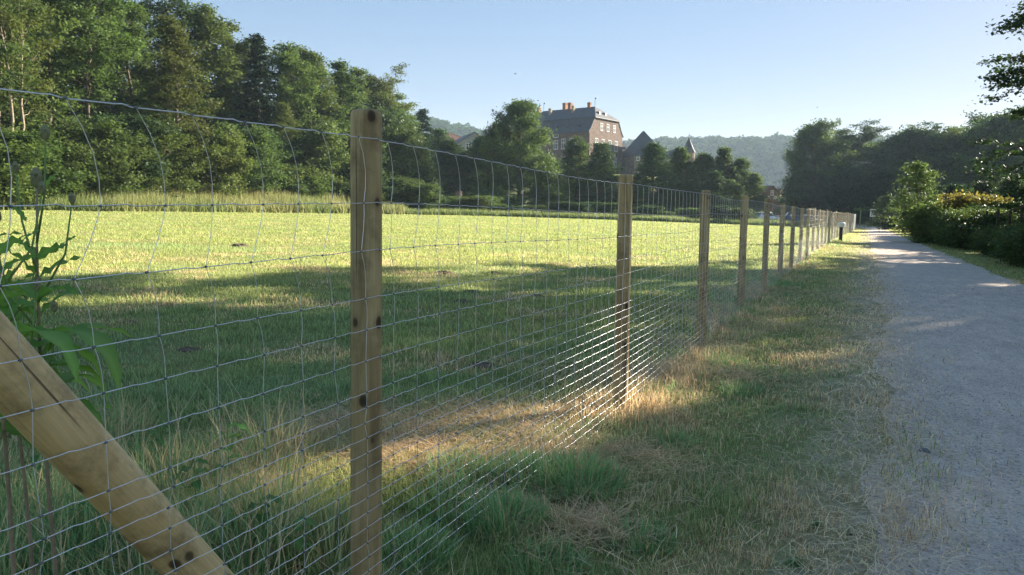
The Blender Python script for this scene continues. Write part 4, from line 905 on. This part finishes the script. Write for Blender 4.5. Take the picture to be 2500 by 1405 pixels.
# bollard with white cap at the fence, marker posts, sign
gp = ground_px(2052, 590); o = empty('capped_bollard', (gp.x, gp.y, gp.z)); tag(o, 'dark bollard with a white cap standing against the fence', 'bollard')
tz = at_range(2054, 543, math.hypot(gp.x, gp.y)).z - gp.z
Geo().tube([(0, 0, -.1), (0, 0, tz - .16)], .09, 12).obj('shaft', MAT['steel'], o); Geo().tube([(0, 0, tz - .26), (0, 0, tz - .06), (0, 0, tz)], [.20, .21, .13], 14).obj('cap', MAT['white'], o)
for px, py, top, lab in ((2196, 558, 522, 'mossy yellow green marker post at the hedge side of the path'), (2099, 553, 512, 'mossy yellow green marker post where the wooden fence ends')):
    gp = ground_px(px, py); hh = at_range(px, top, math.hypot(gp.x, gp.y)).z - gp.z
    o = empty('marker_post', (gp.x, gp.y, gp.z)); tag(o, lab, 'post')
    Geo().tube([(0, 0, -.2), (.02, 0, hh)], [.08, .07], 8).obj('shaft', MAT['greenpost'], o)
    rg = np.random.default_rng(int(px)); C = np.array([0, 0, hh]) + rg.normal(0, 1, (60, 3)) * [.5, .4, .12]; V, Q, tt = leaf_cards(C, .13, rg, rg.uniform(0, 1, 60), .6)
    tag(mobj('leaf_tuft', mesh_np('leaf_tuft', V, Q, None, False, tint=tt), MAT['leaf_bright'], o), None, None, None, 'stuff')
p = at_range(2131, 521, 92); z0 = G(p.x, p.y); o = empty('path_sign', (p.x, p.y, z0), R_(-5)); tag(o, 'small pale sign on a pole at the dark end of the path', 'sign')
Geo().tube([(0, .03, -.2), (0, .03, p.z - z0 + .3)], .03, 8).obj('pole', MAT['galv'], o); Geo().box((-.28, -.01, p.z - z0 - .4), (.28, .008, p.z - z0 + .45)).obj('panel', MAT['white'], o)
# old stake fence by the golden bush
sf = empty('stake_fence', (0, 0, 0)); s_pts = []
for px, top, bot, r in ((2352, 528, 575, 39), (2368, 520, 580, 38), (2388, 520, 582, 37), (2412, 518, 584, 36), (2438, 515, 584, 34.5), (2466, 517, 586, 33), (2496, 516, 588, 31.5), (2260, 527, 560, 50), (2283, 527, 560, 47)):
    a = at_range(px, top, r); z0 = G(a.x, a.y); s_pts.append(a)
    o = Geo().tube([(0, 0, -.2), (random.uniform(-.04, .04), 0, a.z - z0 + random.uniform(0, .12))], [.055, .045], 7).obj('stake', MAT['oldwood'], sf, loc=(a.x, a.y, z0))
for dz in (.1, .45, .8):
    Geo().tube([(p.x, p.y, p.z - dz - .03 * math.sin(i * 2.)) for i, p in enumerate(s_pts[:7])], .012, 4).obj('rail_wire', MAT['oldwood'], sf)
tag(sf, 'old dark wooden stake fence with wire sunk in the hedge', 'fence')
# molehills
MAT['soil'] = plain('dark_soil', (.13, .09, .06), .95, 0, .5, 25)
for i, (px, py, sx) in enumerate(((315, 789, .10), (208, 808, .09), (458, 856, .11), (178, 862, .08), (585, 602, .28), (1130, 738, .16), (1146, 715, .17), (1312, 725, .13), (1084, 668, .2), (1205, 668, .16), (1180, 895, .13))):
    g0 = ground_px(px, py); rg = np.random.default_rng(300 + i); k = 14; V = [(0, 0, sx * .3)]
    for j in range(1, 5):
        for q in range(k):
            a = q / k * 6.283; rr = sx * j / 4 * rg.uniform(.85, 1.15); V.append((math.cos(a) * rr * 1.3, math.sin(a) * rr, sx * .3 * (1 - (j / 4) ** 1.6) * rg.uniform(.6, 1.25) - (.02 if j == 4 else 0)))
    T = [(0, 1 + q, 1 + (q + 1) % k) for q in range(k)]; Q = [(1 + (j - 1) * k + q, 1 + j * k + q, 1 + j * k + (q + 1) % k, 1 + (j - 1) * k + (q + 1) % k) for j in range(1, 4) for q in range(k)]
    o = mobj('molehill', mesh_np('molehill', np.array(V), Q, T, False), MAT['soil'], None, (g0.x, g0.y, g0.z)); tag(o, 'small dark earthen molehill in the meadow grass', 'molehill', 'molehills in the meadow')
# larger stone on the path edge
gs = ground_px(2256, 1108); rg = np.random.default_rng(9)
th = np.linspace(0, 2 * np.pi, 12, endpoint=False); V = [(0, 0, .022)]
for rr, zz in ((.45, .020), (.85, .010), (1, -.004)): V += [(math.cos(a) * rr * .038 * rg.uniform(.85, 1.1), math.sin(a) * rr * .019 * rg.uniform(.85, 1.1), zz) for a in th]
o = mobj('stone', mesh_np('stone', np.array(V), [(1 + j * 12 + q, 1 + (j + 1) * 12 + q, 1 + (j + 1) * 12 + (q + 1) % 12, 1 + j * 12 + (q + 1) % 12) for j in range(2) for q in range(12)], [(0, 1 + q, 1 + (q + 1) % 12) for q in range(12)], True), plain('stone_grey', (.14, .145, .155), .8, 0, .3, 40), None, (gs.x, gs.y, gs.z + .012)); o.rotation_euler.z = -.5
tag(o, 'flat grey stone lying on the straw strewn path edge', 'stone')
# birds
for px, py in ((1258, 181), (2366, 282), (1995, 263)):
    p = at_range(px, py, 70); o = empty('bird', tuple(p), random.uniform(0, 3)); tag(o, 'tiny dark bird gliding in the clear sky', 'bird', 'birds in the sky')
    Geo().tube([(-.10, 0, 0), (-.04, 0, .005), (.05, 0, .01), (.11, 0, .0)], [.008, .03, .03, .006], 7).obj('body', MAT['steel'], o)
    for s in (-1, 1):
        g = Geo(); g.add([(.05, 0, .012), (-.03, 0, .012), (-.05, s * .13, .05), (.03, s * .13, .055), (-.06, s * .26, .02)] , [(0, 1, 2, 3)], [(3, 2, 4)]); g.obj('wing', MAT['steel'], o)

# ------------------------------------------------------------------ teasel plants behind the fence
MAT['tleaf'] = leafmat('teasel_leaf', (.17, .32, .07), (.27, .43, .12), .45, .01, .1); MAT['tstem'] = plain('teasel_stem', (.30, .23, .15), .8, 0, .3, 20); MAT['tgstem'] = plain('teasel_green_stem', (.20, .30, .10), .8, 0, .2, 20); MAT['thead'] = plain('teasel_head', (.24, .24, .13), .9, 0, .4, 60)
def leaf_blade(L, W, droop, fold=.25, nseg=8):
    ts = np.linspace(0, 1, nseg + 1); wdt = W * np.sin(np.pi * np.clip(ts, 0, 1) ** .75) ** .9 * (1 - .25 * ts) + .001; ang = .75 - droop * ts; xs = np.concatenate([[0], np.cumsum(np.cos(ang[1:]) * L / nseg)]); zs = np.concatenate([[0], np.cumsum(np.sin(ang[1:]) * L / nseg)])
    V = []
    for t, x, z, w_ in zip(ts, xs, zs, wdt):
        wv = .006 * math.sin(t * 19); V += [(x, -w_, z + fold * w_ + wv), (x, 0, z), (x, w_, z + fold * w_ - wv)]
    Q = []
    for i in range(nseg):
        a = i * 3; Q += [(a, a + 3, a + 4, a + 1), (a + 1, a + 4, a + 5, a + 2)]
    tt = np.tile([.2, 1.0, .2], nseg + 1)
    return mesh_np('leaf', np.array(V), Q, None, True, tint=tt)
LM = [leaf_blade(.21, .034, 1.5), leaf_blade(.26, .038, 1.9), leaf_blade(.14, .019, 1.0), leaf_blade(.10, .013, .6)]
for m in LM: m.materials.append(MAT['tleaf'])
def head_mesh():
    g = Geo(); g.tube([(0, 0, -.006), (0, 0, 0), (0, 0, .012), (0, 0, .026), (0, 0, .036), (0, 0, .040)], [.003, .008, .0125, .0115, .006, .001], 9)
    rg = np.random.default_rng(4)
    for i in range(46):
        a = rg.uniform(0, 6.28); z = rg.uniform(0, .036); r0 = .0115; g.add([(math.cos(a) * r0 - math.sin(a) * .0012, math.sin(a) * r0 + math.cos(a) * .0012, z), (math.cos(a) * r0 + math.sin(a) * .0012, math.sin(a) * r0 - math.cos(a) * .0012, z), (math.cos(a) * .017, math.sin(a) * .017, z + .006)], None, [(0, 1, 2)])
    for i in range(7):
        a = i * .9; g.add([(math.cos(a) * .006, math.sin(a) * .006, -.002), (math.cos(a + .3) * .006, math.sin(a + .3) * .006, -.002), (math.cos(a) * .026, math.sin(a) * .026, .018)], None, [(0, 1, 2)])
    m = g.mesh('seed_head', True); m.materials.append(MAT['thead']); return m
HM = head_mesh()
def teasel(px, depth, top, seed, label, big=1.0, leafy=11):
    rg = np.random.default_rng(seed); d = ray(px, 700); hx = math.hypot(d.x, d.y); p = Vector((d.x, d.y, 0)) / hx * depth
    z0 = G(p.x, p.y); H = at_range(px, top, depth).z - z0
    o = empty('teasel_plant', (p.x, p.y, z0)); tag(o, label, 'plant', None)
    ph = rg.uniform(0, 6); xs = lambda t: np.array([.03 * math.sin(t * 2.5 + ph) * t, .03 * math.cos(t * 2 + ph) * t, t * H])
    P = [xs(t) for t in np.linspace(-.03, 1, 10)]
    Geo().tube(P, np.linspace(.0062, .0022, 10) * big, 7).obj('stem', MAT['tstem'], o, True)
    hd = mobj('seed_head', HM, None, o, tuple(P[-1])); hd.scale = (big,) * 3
    for i in range(leafy):
        t = (.50 if px > 60 else .58) + (.40 if px > 60 else .34) * i / leafy; a = i * 1.57 + rg.normal(0, .15)
        for s in (0, math.pi):
            lf = mobj('leaf', LM[0 if t < .58 else (1 if t < .72 and rg.uniform() < .6 else (2 if t < .82 else 3))], None, o, tuple(xs(t))); lf.rotation_euler = (rg.normal(0, .15), rg.normal(-.1, .2), a + s); lf.scale = (big * rg.uniform(.85, 1.2),) * 3
    for i in range(6):
        t = .62 + .055 * i; a = i * 2.4 + rg.normal(0, .3); b0 = xs(t); ln = H * rg.uniform(.12, .22)
        e = b0 + np.array([math.cos(a) * ln * .45, math.sin(a) * ln * .45, ln])
        Geo().tube([b0, b0 * .5 + e * .5 + np.array([math.cos(a), math.sin(a), 0]) * ln * .12, e], [.003 * big, .0024 * big, .0016 * big], 5).obj('branch', MAT['tgstem'], o, True)
        q = mobj('seed_head', HM, None, o, tuple(e)); q.scale = (big * rg.uniform(.45, .8),) * 3
        l2 = mobj('leaf', LM[3], None, o, tuple(b0 * .5 + e * .5)); l2.rotation_euler = (0, -.3, a + .5); l2.scale = (.7,) * 3
teasel(106, 2.25, 452, 1, 'tall green teasel with spiky heads behind the wire beside the brace', 1.15)
teasel(38, 2.45, 545, 2, 'shorter teasel with many leaves close behind the tall teasel', 1.1, 12)
teasel(-20, 2.2, 430, 3, 'leafy teasel between the brace top and the shorter teasel', 1.15, 10)
# broad-leaved weeds
MAT['wleaf'] = leafmat('weed_leaf', (.09, .18, .05), (.15, .27, .08), .35, .02, .2)
WM = [leaf_blade(.09, .02, 1.3, .2, 5), leaf_blade(.07, .018, 1.6, .2, 5)]
for m in WM: m.materials.append(MAT['wleaf'])
for i, (px, py) in enumerate(((395, 1130), (480, 1270), (330, 1320), (560, 1180), (200, 1370), (640, 1330), (1990, 1285), (2065, 1300), (1940, 1380), (1060, 1280), (720, 1390), (90, 1210))):
    g0 = ground_px(px, py); o = empty('weed_plant', (g0.x, g0.y, g0.z)); low_ = px > 900
    tag(o, 'flat broad leaved weed rosette in the dry verge' if low_ else 'broad leaved green weed among rank grass under the brace', 'plant', 'rosette weeds in the verge' if low_ else 'weeds under the brace')
    hgt = .02 if low_ else random.uniform(.12, .3)
    Geo().tube([(0, 0, -.02), (0, 0, hgt)], .003, 5).obj('stem', MAT['tgstem'], o)
    for j in range(9):
        lf = mobj('leaf', WM[j % 2], None, o, (0, 0, hgt * (j + 1) / 9)); lf.rotation_euler = (0, .25, j * 2.4); lf.scale = (random.uniform(.5, .75) if low_ else random.uniform(.8, 1.5),) * 3

# ------------------------------------------------------------------ haze
hzm = bpy.data.materials.new('haze'); hzm.use_nodes = True; nt = hzm.node_tree; nt.nodes.remove(nt.nodes['Principled BSDF'])
pv = nd(nt, 'ShaderNodeVolumePrincipled'); pv.inputs['Color'].default_value = (.62, .80, 1.0, 1); pv.inputs['Density'].default_value = .00021; pv.inputs['Anisotropy'].default_value = .1
nt.links.new(pv.outputs[0], nt.nodes['Material Output'].inputs['Volume'])
o = Geo().box((-1150, -300, -12), (1150, 1200, 115)).obj('haze', hzm); tag(o, 'thin pale morning haze hanging over the whole valley', None, None, 'stuff')
